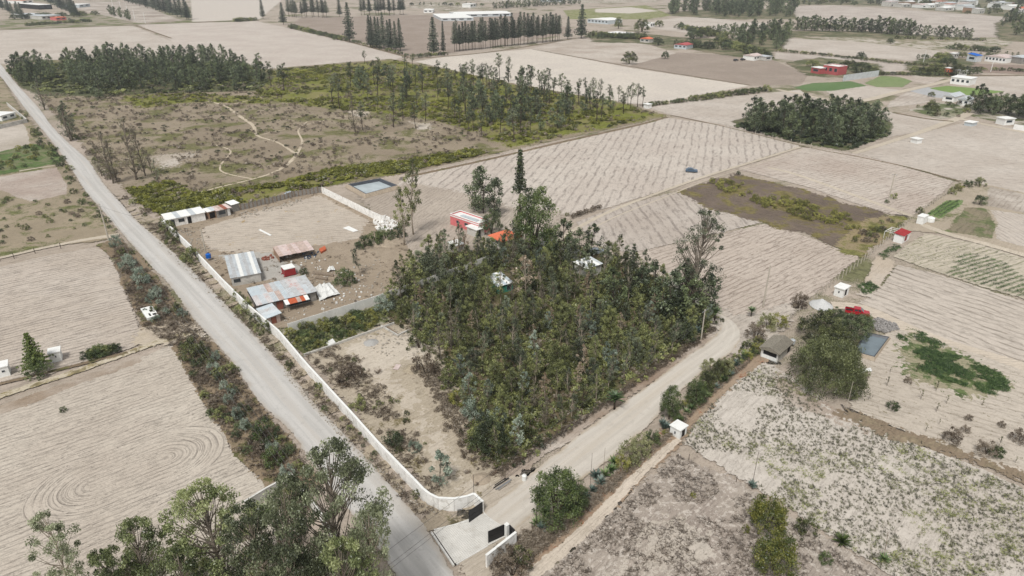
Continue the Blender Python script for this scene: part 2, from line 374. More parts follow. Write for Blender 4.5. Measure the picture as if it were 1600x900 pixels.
def p_rosette(h, w, n, seed, m, width=0.09, stem=0.0, stemm=None, droopy=0.5):
    g = random.Random(seed); P = Proto(h); V = []; F = []; T = []
    for i in range(n):
        a = i * 2.4 + g.uniform(-.2, .2); e = R(g.uniform(12, 85)) if i > 5 else R(g.uniform(60, 88)); L = w * g.uniform(.8, 1.1); c, s = math.cos(a), math.sin(a); t = g.uniform(.2, .8)
        q = [(0.05 * w, 0), (L * .5 * math.cos(e), L * .5 * math.sin(e)), (L * math.cos(e * (1 - .4 * droopy)), L * math.sin(e) * (1 - .25 * droopy))]
        o = len(V)
        for (r_, z), wd in zip(q, (width * w, width * w * 1.3, 0.012)):
            V += [(c * r_ - s * wd, s * r_ + c * wd, z + stem), (c * r_, s * r_, z + stem - wd * .5), (c * r_ + s * wd, s * r_ - c * wd, z + stem)]; T += [t, t - .25, t]
        for b in (0, 3):
            F += [(o + b, o + b + 1, o + b + 4, o + b + 3), (o + b + 1, o + b + 2, o + b + 5, o + b + 4)]
    P.parts = [('leaves', arr_mesh('leaves', V, F, m, T))]
    if stem:
        mb = MB(); mb.tube([(0, 0, -.2), (0.03, 0, stem * .5), (0, 0, stem + .1)], [.13, .1, .12], 6); P.parts.insert(0, ('trunk', mb.mesh('trunk', stemm, True)))
    P.h = max(v[2] for v in V); return P
NPL = [0]
def plant(P, name, x, y, h, label, cat, group=None, wide=1.0):
    NPL[0] += 1; s = h / P.h; k = s * wide
    t = thing(name, label, cat, (x, y, 0.002 * LVL[0]), random.uniform(0, 6.28), group, (k, k, s))
    for nm, me in P.parts: link(nm, me, t)
    return t
def plant_px(P, name, px, pb, pt, label, cat, group=None, wide=1.0):
    x, y = G(px, pb); return plant(P, name, x, y, HG(px, pb, pt), label, cat, group, wide)
def stuff(name, pts, P, smin, smax, mat, label, cat, tj=0.25, tfun=None):
    """one joined mass of ground cover"""
    pts = np.asarray(pts, float); n = len(pts)
    if n == 0: return
    V0, F0, T0 = P; a = rng.random(n) * 6.283; s = smin + (smax - smin) * rng.random(n) ** 1.5; c, si = np.cos(a) * s, np.sin(a) * s
    X = pts[:, 0:1] + c[:, None] * V0[None, :, 0] - si[:, None] * V0[None, :, 1]
    Y = pts[:, 1:2] + si[:, None] * V0[None, :, 0] + c[:, None] * V0[None, :, 1]
    Z = s[:, None] * V0[None, :, 2] + 0.002 * LVL[0]
    V = np.stack([X, Y, Z], 2).reshape(-1, 3); F = (F0[None] + (np.arange(n) * len(V0))[:, None, None]).reshape(-1, F0.shape[1])
    off = rng.normal(size=n) * tj if tfun is None else np.array([tfun(x, y) for x, y in pts]) + rng.normal(size=n) * tj * .5
    T = (T0[None] + off[:, None]).ravel()
    return link(name, arr_mesh(name, V, F, mat, T), None, label=label, cat=cat, kind='stuff')
def clumpmesh(n, size, seed, h=0.5, asp=0.5, k=4):
    g = np.random.default_rng(seed); C = g.normal(size=(k, 3)) * .45; C[:, 2] = np.abs(C[:, 2]) * h + h * .45
    return leaves(C, 0.5, n, size, h * .9, 0, np.full(k, .5), asp, seed=seed, tj=.12)
def tuftmesh(n, seed, h=1.0, w=0.035, spread=0.7):
    g = np.random.default_rng(seed); V = []; F = []; T = []
    for i in range(n):
        a = g.random() * 6.28; b = g.random() * 6.28; r = g.random() * .3; x, y = math.cos(b) * r, math.sin(b) * r; l = h * (.6 + .5 * g.random()); q = spread * (0.3 + g.random() * .7); c, s = math.cos(a), math.sin(a)
        V += [(x - s * w, y + c * w, 0), (x + s * w, y - c * w, 0), (x + c * q * .5 + s * w, y + s * q * .5 - c * w, l * .7), (x + c * q, y + s * q, l)]; F.append([4 * i, 4 * i + 1, 4 * i + 2, 4 * i + 3]); T += [.5 + g.normal() * .15] * 4
    return np.array(V), np.array(F), np.array(T)

def haze(density):
    v = bpy.data.materials.new('air'); v.use_nodes = True; n = v.node_tree; n.nodes.clear(); o = n.nodes.new('ShaderNodeOutputMaterial'); q = n.nodes.new('ShaderNodeVolumePrincipled')
    q.inputs['Color'].default_value = (.86, .9, .94, 1); q.inputs['Density'].default_value = density; q.inputs['Anisotropy'].default_value = .2; n.links.new(q.outputs[0], o.inputs['Volume'])
    MB().box(-2500, -300, -1.5, 2500, 3600, 70).build('haze', v, kind='stuff', label='thin pale haze in the air over the fields', cat='haze')
# ------------------------------------------------------------------ earth materials
SB, SL, SD = lin(178, 167, 155), lin(194, 185, 174), lin(96, 88, 82)
def A2(a, b): return ANG(a, b)
base_m = soil('earth_base', lin(160, 148, 134), lin(176, 163, 150), lin(105, 95, 84), 0.6, 3, .2, .4, .3, grass=lin(112, 112, 78), gthr=.56, gscale=.02)
# the base sheet has no feathered edge: plug the shader straight in
t_ = base_m.node_tree; t_.links.new(t_.nodes['Principled BSDF'].outputs[0], t_.nodes['Material Output'].inputs[0])
mb = MB(); mb.add([(-4000, -600, 0), (4000, -600, 0), (4000, 6500, 0), (-4000, 6500, 0)], [(0, 1, 2, 3)]); mb.build('ground', base_m, kind='structure')
def field(nm, px, a=None, sp_=1.0, line=.45, clod=.35, streak=.4, base=SB, light=SL, dark=SD, feather=.8, jit=.3, **kw):
    if a is None:
        if line == .45: line = .02
        if streak == .4: streak = .12
    m = soil(nm + '_soil', base, light, dark, A2(*a) if a else AU, sp_, line, clod, streak, **kw)
    return patch(nm, px, m, feather, jit)
# far country ------------------------------------------------------------
field('far_field', [(-200, 45), (120, 22), (300, 12), (420, 30), (0, 50)], base=lin(140, 130, 115), light=lin(152, 142, 124), grass=lin(110, 115, 72), gthr=.5, gscale=.05, feather=2)
field('ploughed_field', [(130, 3), (205, 2), (285, 32), (215, 36), (110, 12)], ((150, 4), (215, 32)), 3, .3, .3, .3, base=lin(150, 137, 124), feather=1)
field('ploughed_field', [(298, 0), (440, 0), (405, 30), (300, 34)], ((300, 2), (400, 30)), 4, .2, .2, .3, base=SL)
field('ploughed_field', [(-200, 52), (0, 47), (207, 40), (262, 62), (330, 90), (200, 105), (0, 100), (-200, 100)], ((0, 70), (200, 66)), 3, .25, .15, .45)
field('ploughed_field', [(215, 38), (400, 33), (452, 44), (540, 64), (636, 88), (600, 97), (545, 98), (450, 104), (400, 112), (300, 95), (262, 60)], ((215, 60), (400, 56)), 3, .2, .15, .4, base=lin2(184, 170, 158))
field('fallow_field', [(450, 42), (470, 28), (620, 24), (820, 20), (905, 50), (700, 84), (640, 88), (540, 62)], ((450, 40), (700, 60)), 4, .2, .3, .35, base=lin(142, 128, 115), light=lin(156, 142, 130), grass=lin(120, 120, 90), gthr=.68)
field('far_field', [(640, 4), (720, 2), (760, 12), (700, 16), (640, 12)], base=lin(150, 138, 124), grass=lin(110, 110, 75), gthr=.52, feather=3)
field('far_field', [(690, -4), (1000, -8), (1030, 2), (900, 5), (760, 3)], base=lin(150, 138, 124), grass=lin(120, 120, 80), gthr=.55, feather=3)
field('far_field', [(880, 16), (1010, 8), (1050, 24), (1010, 30), (890, 30)], base=lin(150, 145, 118), light=lin(140, 140, 100), grass=lin(125, 130, 70), gthr=.48, feather=3)
field('ploughed_field', [(930, 14), (985, 11), (1030, 17), (985, 21), (930, 19)], None, 3, .1, .1, .2, feather=3, base=SL)
field('ploughed_field', [(1010, 34), (1080, 25), (1200, 37), (1130, 58), (1000, 42)], ((1010, 35), (1200, 37)), 4, .25, .2, .3)
field('ploughed_field', [(1240, 10), (1300, 8), (1570, 26), (1565, 58), (1440, 58), (1240, 26)], ((1240, 12), (1560, 40)), 5, .45, .2, .4, base=lin2(172, 158, 146))
field('far_field', [(1240, 50), (1440, 56), (1590, 60), (1560, 82), (1440, 78), (1330, 66), (1250, 56)], base=lin(150, 138, 120), grass=lin(118, 118, 80), gthr=.52, feather=3)
field('ploughed_field', [(1222, 60), (1330, 64), (1470, 80), (1440, 96), (1330, 88), (1225, 76)], ((1225, 64), (1450, 84)), 4, .3, .2, .4)
field('ploughed_field', [(1212, 82), (1300, 88), (1440, 102), (1400, 113), (1380, 118), (1290, 98), (1210, 92)], ((1212, 84), (1420, 104)), 4, .35, .2, .4, base=lin2(172, 158, 146))
field('fallow_field', [(1450, 96), (1600, 102), (1700, 112), (1700, 118), (1600, 116), (1500, 112)], None, 4, .2, .5, .4, base=lin(138, 122, 110), light=lin(148, 130, 118))
field('ploughed_field', [(1490, 120), (1600, 118), (1750, 130), (1750, 165), (1600, 160), (1540, 140)], ((1500, 125), (1600, 132)), 4, .3, .3, .35)
field('rough_field', [(830, 76), (880, 63), (930, 60), (1010, 68), (1060, 84), (985, 103)], ((830, 74), (980, 100)), 2, .25, .7, .4, base=lin(168, 155, 142), dark=lin(105, 96, 84))
field('rough_field', [(982, 103), (1060, 82), (1200, 90), (1262, 118), (1252, 132), (1175, 134)], ((985, 105), (1180, 132)), 1.6, .4, .9, .5, base=lin(146, 133, 121), light=lin(158, 145, 132), dark=lin(92, 82, 72))
field('ploughed_field', [(648, 96), (700, 88), (832, 76), (985, 106), (1172, 134), (1095, 148), (1030, 162), (990, 162), (900, 150), (790, 130), (700, 108)], ((830, 100), (1000, 160)), 3, .15, .15, .25, base=SL, light=lin(204, 195, 182))
field('ploughed_field', [(1012, 168), (1105, 155), (1250, 140), (1262, 148), (1300, 160), (1390, 175), (1395, 200), (1260, 225), (1140, 197), (1050, 180)], ((1010, 168), (1250, 215)), 3, .35, .2, .4)
field('ploughed_field', [(1290, 142), (1355, 134), (1412, 142), (1370, 155), (1320, 162)], ((1290, 145), (1400, 145)), 3, .3, .2, .3)
field('ploughed_field', [(1395, 156), (1420, 143), (1490, 150), (1440, 162), (1385, 168)], None, 3, .3, .2, .3, base=lin(160, 148, 136))
field('clover_plot', [(1240, 137), (1268, 130), (1330, 127), (1356, 134), (1300, 142), (1262, 142)], None, 2, .2, .4, .4, base=lin(88, 112, 68), light=lin(100, 122, 78), dark=lin(60, 84, 44), feather=1.5)
field('vegetable_plot', [(1350, 130), (1378, 118), (1402, 120), (1430, 124), (1410, 136), (1370, 136)], ((1375, 120), (1425, 128)), 3, .5, .3, .5, base=lin(128, 136, 96), light=lin(118, 135, 84), dark=lin(70, 98, 56), feather=1.5)
field('ploughed_field', [(1392, 116), (1410, 113), (1478, 122), (1450, 132), (1430, 128)], None, 3, .2, .2, .3, base=lin(170, 155, 142))
field('gravel_yard', [(1420, 142), (1450, 136), (1520, 150), (1515, 158), (1460, 152)], None, 3, .1, .1, .2, base=lin(165, 165, 165), light=lin(175, 175, 174), dark=lin(120, 120, 120))
field('lawn', [(1452, 138), (1480, 134), (1515, 137), (1570, 143), (1545, 147), (1512, 149), (1475, 143)], None, 3, .1, .2, .2, base=lin(112, 134, 74), light=lin(122, 144, 82), dark=lin(84, 106, 56), feather=.8)
field('rough_field', [(1420, 172), (1460, 160), (1530, 165), (1510, 180), (1470, 186)], None, 2, .1, .7, .3, base=lin(140, 136, 112), grass=lin(96, 106, 66), gthr=.46)
field('ploughed_field', [(1390, 175), (1480, 188), (1440, 205), (1370, 218), (1390, 190)], ((1400, 180), (1460, 190)), 3, .3, .2, .3)
field('fallow_field', [(1510, 180), (1545, 170), (1600, 172), (1800, 200), (1800, 220), (1600, 200)], None, 2, .1, .6, .3, base=lin(145, 138, 120), grass=lin(105, 108, 74), gthr=.5)
field('ploughed_field', [(1335, 238), (1420, 212), (1515, 190), (1600, 202), (1800, 230), (1800, 340), (1600, 302), (1500, 282), (1400, 257)], ((1400, 235), (1600, 250)), 2.2, .3, .2, .4)
olv = dict(base=lin(122, 114, 92), light=lin(134, 124, 102), dark=lin(74, 70, 54), grass=lin(92, 96, 64), gthr=.48, gscale=.06)
field('hamlet_ground', [(915, 52), (1000, 52), (1080, 60), (1150, 60), (1215, 78), (1195, 96), (1120, 84), (1060, 74), (1000, 68), (925, 66)], feather=4, jit=4, **olv)
field('village_ground', [(1180, -12), (1700, -12), (1720, 30), (1600, 27), (1480, 18), (1400, 9), (1240, 7)], feather=6, jit=6, **olv)
field('garden_ground', [(1415, 104), (1440, 92), (1500, 90), (1520, 96), (1512, 118), (1480, 121), (1425, 118)], feather=4, jit=2, **olv)
field('garden_ground', [(1225, 98), (1280, 90), (1375, 100), (1378, 118), (1320, 122), (1262, 118)], feather=4, jit=2, **olv)
field('wood_floor', [(1040, 20), (1130, 12), (1240, 15), (1245, 30), (1140, 30), (1050, 25)], feather=5, jit=3, **olv)
field('wood_floor', [(1140, 62), (1200, 48), (1350, 48), (1525, 60), (1440, 62), (1240, 56), (1215, 80), (1150, 76)], feather=5, jit=3, **olv)
field('wood_floor', [(1555, 36), (1600, 25), (1720, 30), (1720, 76), (1560, 62)], feather=5, jit=3, **olv)
# grove floors, savanna ---------------------------------------------------
field('grove_floor', [(1140, 190), (1200, 175), (1330, 172), (1395, 192), (1390, 212), (1320, 236), (1240, 222)], base=lin(92, 90, 68), light=lin(105, 100, 78), dark=lin(64, 60, 46), grass=lin(86, 94, 54), gthr=.5, feather=2)
field('rough_pasture', [(20, 95), (160, 92), (420, 108), (545, 97), (610, 92), (700, 108), (800, 130), (960, 158), (1042, 180), (1000, 192), (800, 234), (640, 270), (545, 286), (500, 292), (375, 322), (258, 342), (215, 318), (165, 262), (118, 214), (60, 150)],
      base=lin(134, 121, 103), light=lin(152, 139, 120), dark=lin(88, 78, 64), grass=lin(110, 108, 68), gthr=.53, gscale=.06, feather=1.5, clod=.8, streak=.25, line=.1)
gr_y = dict(base=lin(120, 116, 70), light=lin(130, 124, 78), dark=lin(78, 74, 50), grass=lin(118, 122, 50), gthr=.48, gscale=.08, clod=.7, streak=.2, line=.05)
field('gorse_ground', [(400, 150), (420, 112), (545, 99), (610, 94), (700, 110), (800, 132), (960, 160), (1036, 181), (990, 192), (880, 212), (800, 232), (740, 205), (690, 190), (600, 178), (520, 170), (440, 160)], feather=6, jit=3, **gr_y)
field('gorse_ground', [(190, 150), (300, 146), (400, 152), (430, 162), (300, 160), (215, 170)], feather=5, jit=2, **gr_y)
field('gorse_ground', [(205, 300), (260, 285), (330, 300), (440, 285), (520, 262), (640, 250), (740, 235), (760, 240), (640, 268), (540, 284), (375, 318), (262, 338), (235, 320)], feather=3, jit=2, **gr_y)
field('grove_floor', [(8, 108), (60, 98), (380, 96), (430, 120), (400, 142), (260, 146), (160, 150), (70, 150), (35, 138)], base=lin(78, 82, 54), light=lin(92, 92, 62), dark=lin(50, 52, 36), feather=3)
track_m = soil('footpath_dust', lin(182, 171, 154), lin(194, 183, 166), lin(146, 133, 115), AU, .8, .25, .4, .3)
path_m = soil('footpath_trodden', lin(184, 171, 150), lin(196, 183, 162), lin(130, 116, 96), 0, 1, .1, .4, .2, grass=lin(130, 120, 92), gthr=.6, gscale=.3)
for C, wd in (([(325, 158), (352, 166), (375, 182), (395, 196), (402, 212), (432, 222), (455, 236), (462, 244), (435, 266), (395, 280), (330, 296), (300, 310), (290, 322)], [1.2, 1.6, 1.8, 1.8, 1.2, 1.2, 1.4, 1.8, 1.5, 1.1, 1.1, 1.6, 1.6]),
              ([(462, 244), (472, 222), (466, 204), (480, 190)], [1.6, 1, .8, .6]), ([(395, 280), (350, 270), (345, 258), (360, 236), (330, 225)], .8),
              ([(402, 212), (500, 190), (560, 178)], .6), ([(352, 166), (420, 150), (470, 144)], .9), ([(300, 310), (268, 335)], 1.5)):
    line_strip('footpath', C, [q * 1.25 for q in wd] if hasattr(wd, '__len__') else wd * 1.25, path_m, feather=.8, step=2)
field('bare_patch', [(535, 176), (560, 170), (580, 176), (560, 184)], base=lin(170, 158, 138), feather=3, jit=2)
field('bare_patch', [(640, 190), (665, 192), (680, 202), (655, 204)], base=lin(180, 168, 148), feather=3, jit=2)
field('bare_patch', [(230, 248), (290, 240), (300, 252), (262, 262)], base=lin(152, 139, 120), feather=7, jit=4)
# central ploughed country ---------------------------------------------------
rows1 = ((913, 308), (955, 240)); rows3 = ((1200, 440), (1330, 410))
field('ploughed_field', [(640, 274), (800, 238), (1000, 195), (1042, 184), (1140, 198), (1252, 228), (1150, 260), (1060, 290), (960, 322), (900, 336), (780, 335), (700, 345), (640, 330), (560, 310), (620, 290)], rows1, 3.0, .5, .4, .45, base=lin2(186, 173, 160), light=SL)
field('rough_ground', [(560, 308), (640, 285), (720, 300), (800, 325), (880, 330), (870, 380), (760, 400), (640, 400), (600, 360)], ((705, 385), (745, 352)), 1.3, .35, .6, .4, base=lin2(166, 152, 136), light=lin2(182, 168, 152), feather=3, jit=1)
field('ploughed_field', [(900, 348), (960, 325), (1062, 298), (1110, 325), (1190, 348), (1060, 380), (990, 396), (935, 385)], ((1012, 340), (1035, 372)), 3.0, .5, .35, .45, base=lin(172, 161, 150), light=lin(186, 177, 167))
field('ploughed_field', [(990, 396), (1062, 380), (1195, 350), (1250, 366), (1345, 402), (1262, 468), (1205, 505), (1150, 505), (1120, 480), (1000, 440)], ((1180, 470), (1330, 400)), 1.4, .6, .5, .7, base=lin2(180, 165, 150), light=lin2(190, 176, 162), dark=lin(122, 108, 96), rise=.2)
field('ploughed_field', [(1152, 264), (1255, 231), (1340, 240), (1492, 284), (1430, 338), (1385, 334), (1260, 292)], ((1190, 275), (1330, 248)), 1.5, .6, .45, .6, base=lin2(180, 164, 150), dark=lin(122, 108, 96), rise=.2)
field('mulched_field', [(1062, 300), (1100, 286), (1152, 271), (1260, 298), (1385, 333), (1372, 348), (1345, 372), (1320, 392), (1250, 366), (1195, 350), (1110, 326)], ((1080, 295), (1330, 370)), 1.2, .4, .8, .6, base=lin(100, 88, 78), light=lin(124, 110, 97), dark=lin(56, 49, 43), grass=lin(122, 112, 68), gthr=.53, gscale=.14, feather=2.2, jit=1.5)
field('grassy_corner', [(1300, 385), (1345, 350), (1385, 335), (1425, 340), (1400, 362), (1345, 402), (1318, 398)], base=lin(140, 126, 98), light=lin(150, 134, 104), dark=lin(90, 80, 60), grass=lin(120, 118, 66), gthr=.5, feather=2, jit=1)
line_strip('field_track', [(860, 385), (900, 358), (955, 330), (1020, 305), (1090, 280), (1170, 255), (1250, 230)], 2.0, track_m, feather=.7)
line_strip('field_track', [(900, 372), (960, 340), (1030, 312), (1100, 284), (1180, 258), (1256, 233)], .7, track_m, feather=.3)
line_strip('farm_track', [(1250, 232), (1200, 262), (1250, 275), (1380, 322), (1430, 340)][1:], 2.5, track_m, feather=.8)
line_strip('farm_track', [(1522, 172), (1500, 184), (1440, 206), (1390, 222), (1335, 240)], [5, 5, 4, 3.5, 3], track_m, feather=.8, step=4)
line_strip('farm_track', [(1492, 184), (1545, 196), (1600, 207), (1750, 235)], 4, track_m, feather=.8, step=4)
line_strip('farm_track', [(1300, 156), (1345, 158), (1400, 145), (1450, 134), (1490, 124)], 5, track_m, feather=.8, step=5)
line_strip('farm_track', [(1214, 140), (1255, 148), (1310, 160)], 4, track_m, feather=.8, step=5)
ditch_m = soil('ditch_litter', lin(120, 104, 86), lin(134, 118, 98), lin(76, 66, 54), 0, 1, .1, .7, .3, grass=lin(110, 106, 70), gthr=.55, gscale=.3)
for C, wd in (([(640, 276), (760, 250), (880, 222), (1000, 195), (1042, 183)], 3), ([(820, 166), (900, 166)], 3), ([(1048, 180), (1140, 200), (1260, 230), (1330, 243)], 1.2), ([(1330, 243), (1420, 262), (1500, 284)], 1.5), ([(1395, 176), (1450, 186), (1490, 190)], 3),
              ([(455, 44), (540, 64), (640, 90)], 5), ([(640, 92), (760, 82), (900, 60)], 4), ([(-50, 49), (210, 39), (405, 31)], 4), ([(212, 40), (268, 60)], 3), ([(1210, 78), (1300, 86), (1460, 104)], 4), ([(832, 77), (985, 104), (1172, 133)], 1.5), ([(1400, 112), (1490, 118), (1600, 118), (1700, 120)], 5)):
    line_strip('field_edge', C, wd, ditch_m, feather=wd * .3, step=4)
# right hand plots -------------------------------------------------------------
field('garden_ground', [(1395, 360), (1430, 336), (1500, 288), (1545, 290), (1600, 302), (1700, 320), (1700, 430), (1600, 400), (1470, 365)], base=lin(160, 148, 130), light=lin(175, 162, 145), dark=lin(110, 100, 86), grass=lin(116, 118, 80), gthr=.6, feather=1.5)
field('vegetable_plot', [(1448, 336), (1478, 314), (1506, 313), (1504, 318), (1470, 342)], ((1450, 338), (1490, 314)), 1.3, .8, .4, .2, base=lin(98, 122, 66), light=lin(86, 118, 58), dark=lin(150, 138, 118), feather=.8)
field('weedy_plot', [(1476, 362), (1510, 325), (1540, 326), (1555, 352), (1550, 374), (1500, 366)], ((1480, 360), (1500, 340)), 1.5, .4, .8, .4, base=lin(128, 118, 98), light=lin(140, 130, 106), dark=lin(84, 78, 64), grass=lin(104, 112, 72), gthr=.5)
field('ploughed_field', [(1556, 374), (1560, 350), (1545, 328), (1600, 336), (1700, 355), (1700, 400), (1600, 386)], ((1560, 340), (1600, 362)), 1.4, .4, .4, .3)
field('rough_field', [(1545, 292), (1600, 304), (1700, 324), (1700, 350), (1600, 333), (1540, 322)], None, 1.4, .3, .8, .4, base=lin(134, 122, 108), dark=lin(92, 82, 72))
line_strip('farm_track', [(1442, 352), (1480, 366), (1540, 382), (1610, 402), (1700, 425)], 3.2, track_m, feather=.6)
field('crop_rows', [(1395, 402), (1430, 375), (1446, 366), (1520, 380), (1600, 404), (1700, 430), (1700, 500), (1600, 468), (1480, 432)], ((1400, 405), (1500, 378)), 1.5, .65, .3, .3, base=lin2(184, 172, 152), light=lin2(190, 178, 160), dark=lin(110, 112, 78), rise=.25)
field('small_plot', [(1340, 462), (1372, 400), (1400, 408), (1396, 420), (1362, 466)], base=lin(180, 166, 148), clod=.8)
field('ridged_field', [(1330, 478), (1362, 466), (1400, 414), (1480, 434), (1600, 472), (1750, 520), (1750, 620), (1600, 578), (1480, 545), (1400, 505)], ((1400, 440), (1600, 510)), 2.2, .75, .2, .3, base=lin2(182, 170, 156), light=lin2(192, 180, 166), dark=lin(128, 118, 106), rise=.25)
line_strip('farm_track', [(1300, 478), (1345, 482), (1400, 506), (1480, 538), (1600, 574), (1740, 622)], 4.5, soil('pale_track', lin(186, 174, 158), lin(198, 186, 170), lin(140, 128, 112), 0, 1, .1, .2, .3), feather=.8)
field('orchard_ground', [(1345, 545), (1400, 515), (1480, 540), (1600, 580), (1750, 630), (1750, 800), (1600, 748), (1450, 690), (1330, 640), (1335, 590)], ((1420, 600), (1560, 640)), 1.8, .3, .6, .3, base=lin2(184, 172, 156), light=lin2(194, 183, 168), dark=lin(120, 108, 92), speck=(lin(116, 108, 84), .9, .62))
field('alfalfa_plot', [(1400, 532), (1440, 522), (1480, 545), (1560, 575), (1578, 596), (1562, 625), (1500, 618), (1440, 595), (1400, 570)], ((1440, 570), (1560, 600)), 1.0, .3, .7, .4, base=lin(150, 142, 118), light=lin(164, 156, 132), dark=lin(86, 88, 60), grass=lin(92, 108, 64), gthr=.5, gscale=.3, feather=3, jit=2.5)
field('dry_field', [(1062, 692), (1110, 630), (1190, 565), (1240, 590), (1300, 640), (1450, 700), (1600, 762), (1750, 830), (1750, 1050), (1480, 1000), (1400, 905), (1300, 840), (1240, 800), (1160, 752)], ((1120, 640), (1185, 580)), 1.3, .15, .75, .3, base=lin2(186, 176, 163), light=lin2(197, 188, 176), dark=lin(120, 110, 98), speck=(lin(124, 114, 98), 1.6, .63))
field('dark_verge', [(1205, 575), (1236, 592), (1300, 640), (1400, 680), (1350, 668), (1270, 650), (1215, 615)], base=lin(142, 124, 108), dark=lin(92, 78, 66), feather=2.2, jit=1.5, clod=.5)
field('field_bank', [(1310, 636), (1400, 668), (1500, 704), (1600, 742), (1750, 800), (1750, 828), (1600, 758), (1500, 722), (1400, 690), (1300, 650)], base=lin(128, 113, 94), light=lin(140, 125, 106), dark=lin(84, 72, 60), grass=lin(150, 136, 112), gthr=.55, gscale=.3, feather=1.6, jit=.8, clod=.8)
field('scrub_field', [(812, 905), (900, 850), (1000, 760), (1060, 705), (1160, 758), (1240, 812), (1300, 850), (1420, 920), (1400, 1100), (700, 1100)], None, 1, .05, 1.0, .3, base=lin(156, 145, 134), light=lin(172, 162, 150), dark=lin(104, 94, 85), speck=(lin(192, 183, 172), 1.2, .54), feather=1.2, patch=.5, pcol=lin(142, 130, 121), jit=.8)
field('bare_patch', [(990, 838), (1060, 815), (1110, 830), (1130, 870), (1060, 900), (960, 905)], base=lin(176, 166, 152), speck=(lin(120, 110, 96), 2.2, .6), feather=4, jit=2)
field('brown_verge', [(800, 905), (812, 862), (850, 835), (930, 760), (1000, 720), (1036, 668), (1110, 600), (1190, 540), (1215, 560), (1190, 570), (1120, 625), (1062, 690), (1040, 715), (960, 790), (880, 860), (830, 905)], base=lin(150, 130, 110), light=lin(160, 142, 122), dark=lin(98, 82, 68), grass=lin(164, 116, 86), gthr=.6, gscale=.3, feather=1, jit=.6)
line_strip('sandy_footpath', [(780, 935), (850, 885), (930, 815), (990, 750), (1040, 705), (1062, 688)], [3, 2.6, 2.4, 2.2, 2, 1.2], soil('footpath_sand', lin(192, 180, 164), lin(204, 192, 178), lin(130, 116, 100), A2((850, 885), (1040, 705)), .8, .05, .7, .25), feather=.9)
# left hand plots -----------------------------------------------------------
field('weedy_ground', [(-150, 150), (0, 118), (35, 175), (80, 228), (105, 258), (135, 305), (188, 368), (168, 376), (88, 384), (0, 404), (-200, 440)], base=lin(140, 128, 108), light=lin(156, 143, 122), dark=lin(88, 78, 62), grass=lin(104, 108, 64), gthr=.55, gscale=.1, feather=1)
field('ploughed_field', [(-200, 232), (0, 198), (38, 194), (48, 225), (0, 238), (-200, 280)], base=lin(164, 154, 140))
field('weedy_ground', [(-200, 285), (0, 238), (50, 225), (85, 232), (98, 254), (0, 274), (-200, 320)], base=lin(110, 112, 82), light=lin(122, 122, 88), dark=lin(72, 74, 52), grass=lin(88, 110, 58), gthr=.48, gscale=.15)
field('ploughed_field', [(-200, 330), (0, 277), (88, 262), (104, 288), (106, 304), (45, 316), (0, 297), (-200, 350)], ((0, 290), (90, 275)), 1.1, .35, .6, .5, base=lin(164, 148, 136))
line_strip('farm_track', [(106, 256), (60, 263), (30, 268)], 1.5, track_m, feather=.4)
line_strip('farm_track', [(186, 368), (130, 376), (60, 390), (0, 404), (-200, 448)], [3.5, 2.6, 2.2, 2.2, 2.2], track_m, feather=.6)
field('ploughed_field', [(-200, 470), (0, 418), (60, 404), (150, 386), (166, 392), (180, 418), (195, 450), (206, 482), (216, 508), (232, 530), (200, 546), (130, 566), (60, 590), (0, 600), (-200, 660)], ((20, 480), (150, 450)), 1.2, .65, .5, .6, base=lin2(182, 168, 152), light=lin2(192, 180, 166))
cx, cy = G(205, 738)
field('ploughed_field', [(-300, 740), (0, 646), (60, 622), (130, 595), (215, 563), (272, 540), (300, 590), (335, 655), (362, 702), (398, 742), (440, 765), (440, 850), (340, 1150), (-500, 1150)], ((20, 720), (170, 668)), 1.0, .38, .55, .6, base=lin2(182, 169, 153), light=lin2(195, 184, 168), swirl=((cx, cy), 5.0, 8.5), rise=.15)
verge = dict(base=lin(128, 112, 92), light=lin(142, 126, 104), dark=lin(80, 68, 54), grass=lin(100, 100, 62), gthr=.55, gscale=.25, clod=.7, feather=.8, jit=.6)
field('weedy_verge', [(150, 384), (186, 372), (215, 396), (264, 455), (300, 506), (312, 524), (250, 540), (228, 520), (207, 482), (197, 450), (178, 412)], **verge)
field('bare_patch', [(210, 520), (250, 500), (300, 505), (315, 530), (270, 545), (225, 540)], base=lin(176, 162, 140), feather=1.8, jit=1)
field('weedy_verge', [(272, 545), (292, 522), (336, 540), (366, 577), (404, 632), (450, 682), (486, 730), (505, 760), (455, 775), (420, 762), (398, 742), (362, 702), (330, 655), (296, 590)], **verge)
field('bank_strip', [(-250, 740), (0, 635), (110, 597), (220, 560), (224, 566), (120, 604), (0, 650), (-250, 760)], base=lin(136, 118, 98), dark=lin(84, 70, 56), feather=.7)
line_strip('farm_track', [(310, 520), (250, 535), (180, 560), (110, 585), (40, 607), (0, 621), (-250, 705)], [4.5, 3, 2.4, 2.4, 2.4, 2.4, 2.4], soil('yellow_track', lin2(186, 174, 148), lin2(200, 188, 168), lin(140, 126, 102), A2((40, 607), (250, 535)), .8, .3, .5, .4, grass=lin(150, 138, 104), gthr=.55, gscale=.3), feather=.9)
line_strip('weedy_bank', [(200, 552), (120, 572), (40, 592), (-20, 606), (-250, 668)], 1.4, ditch_m, feather=.6)
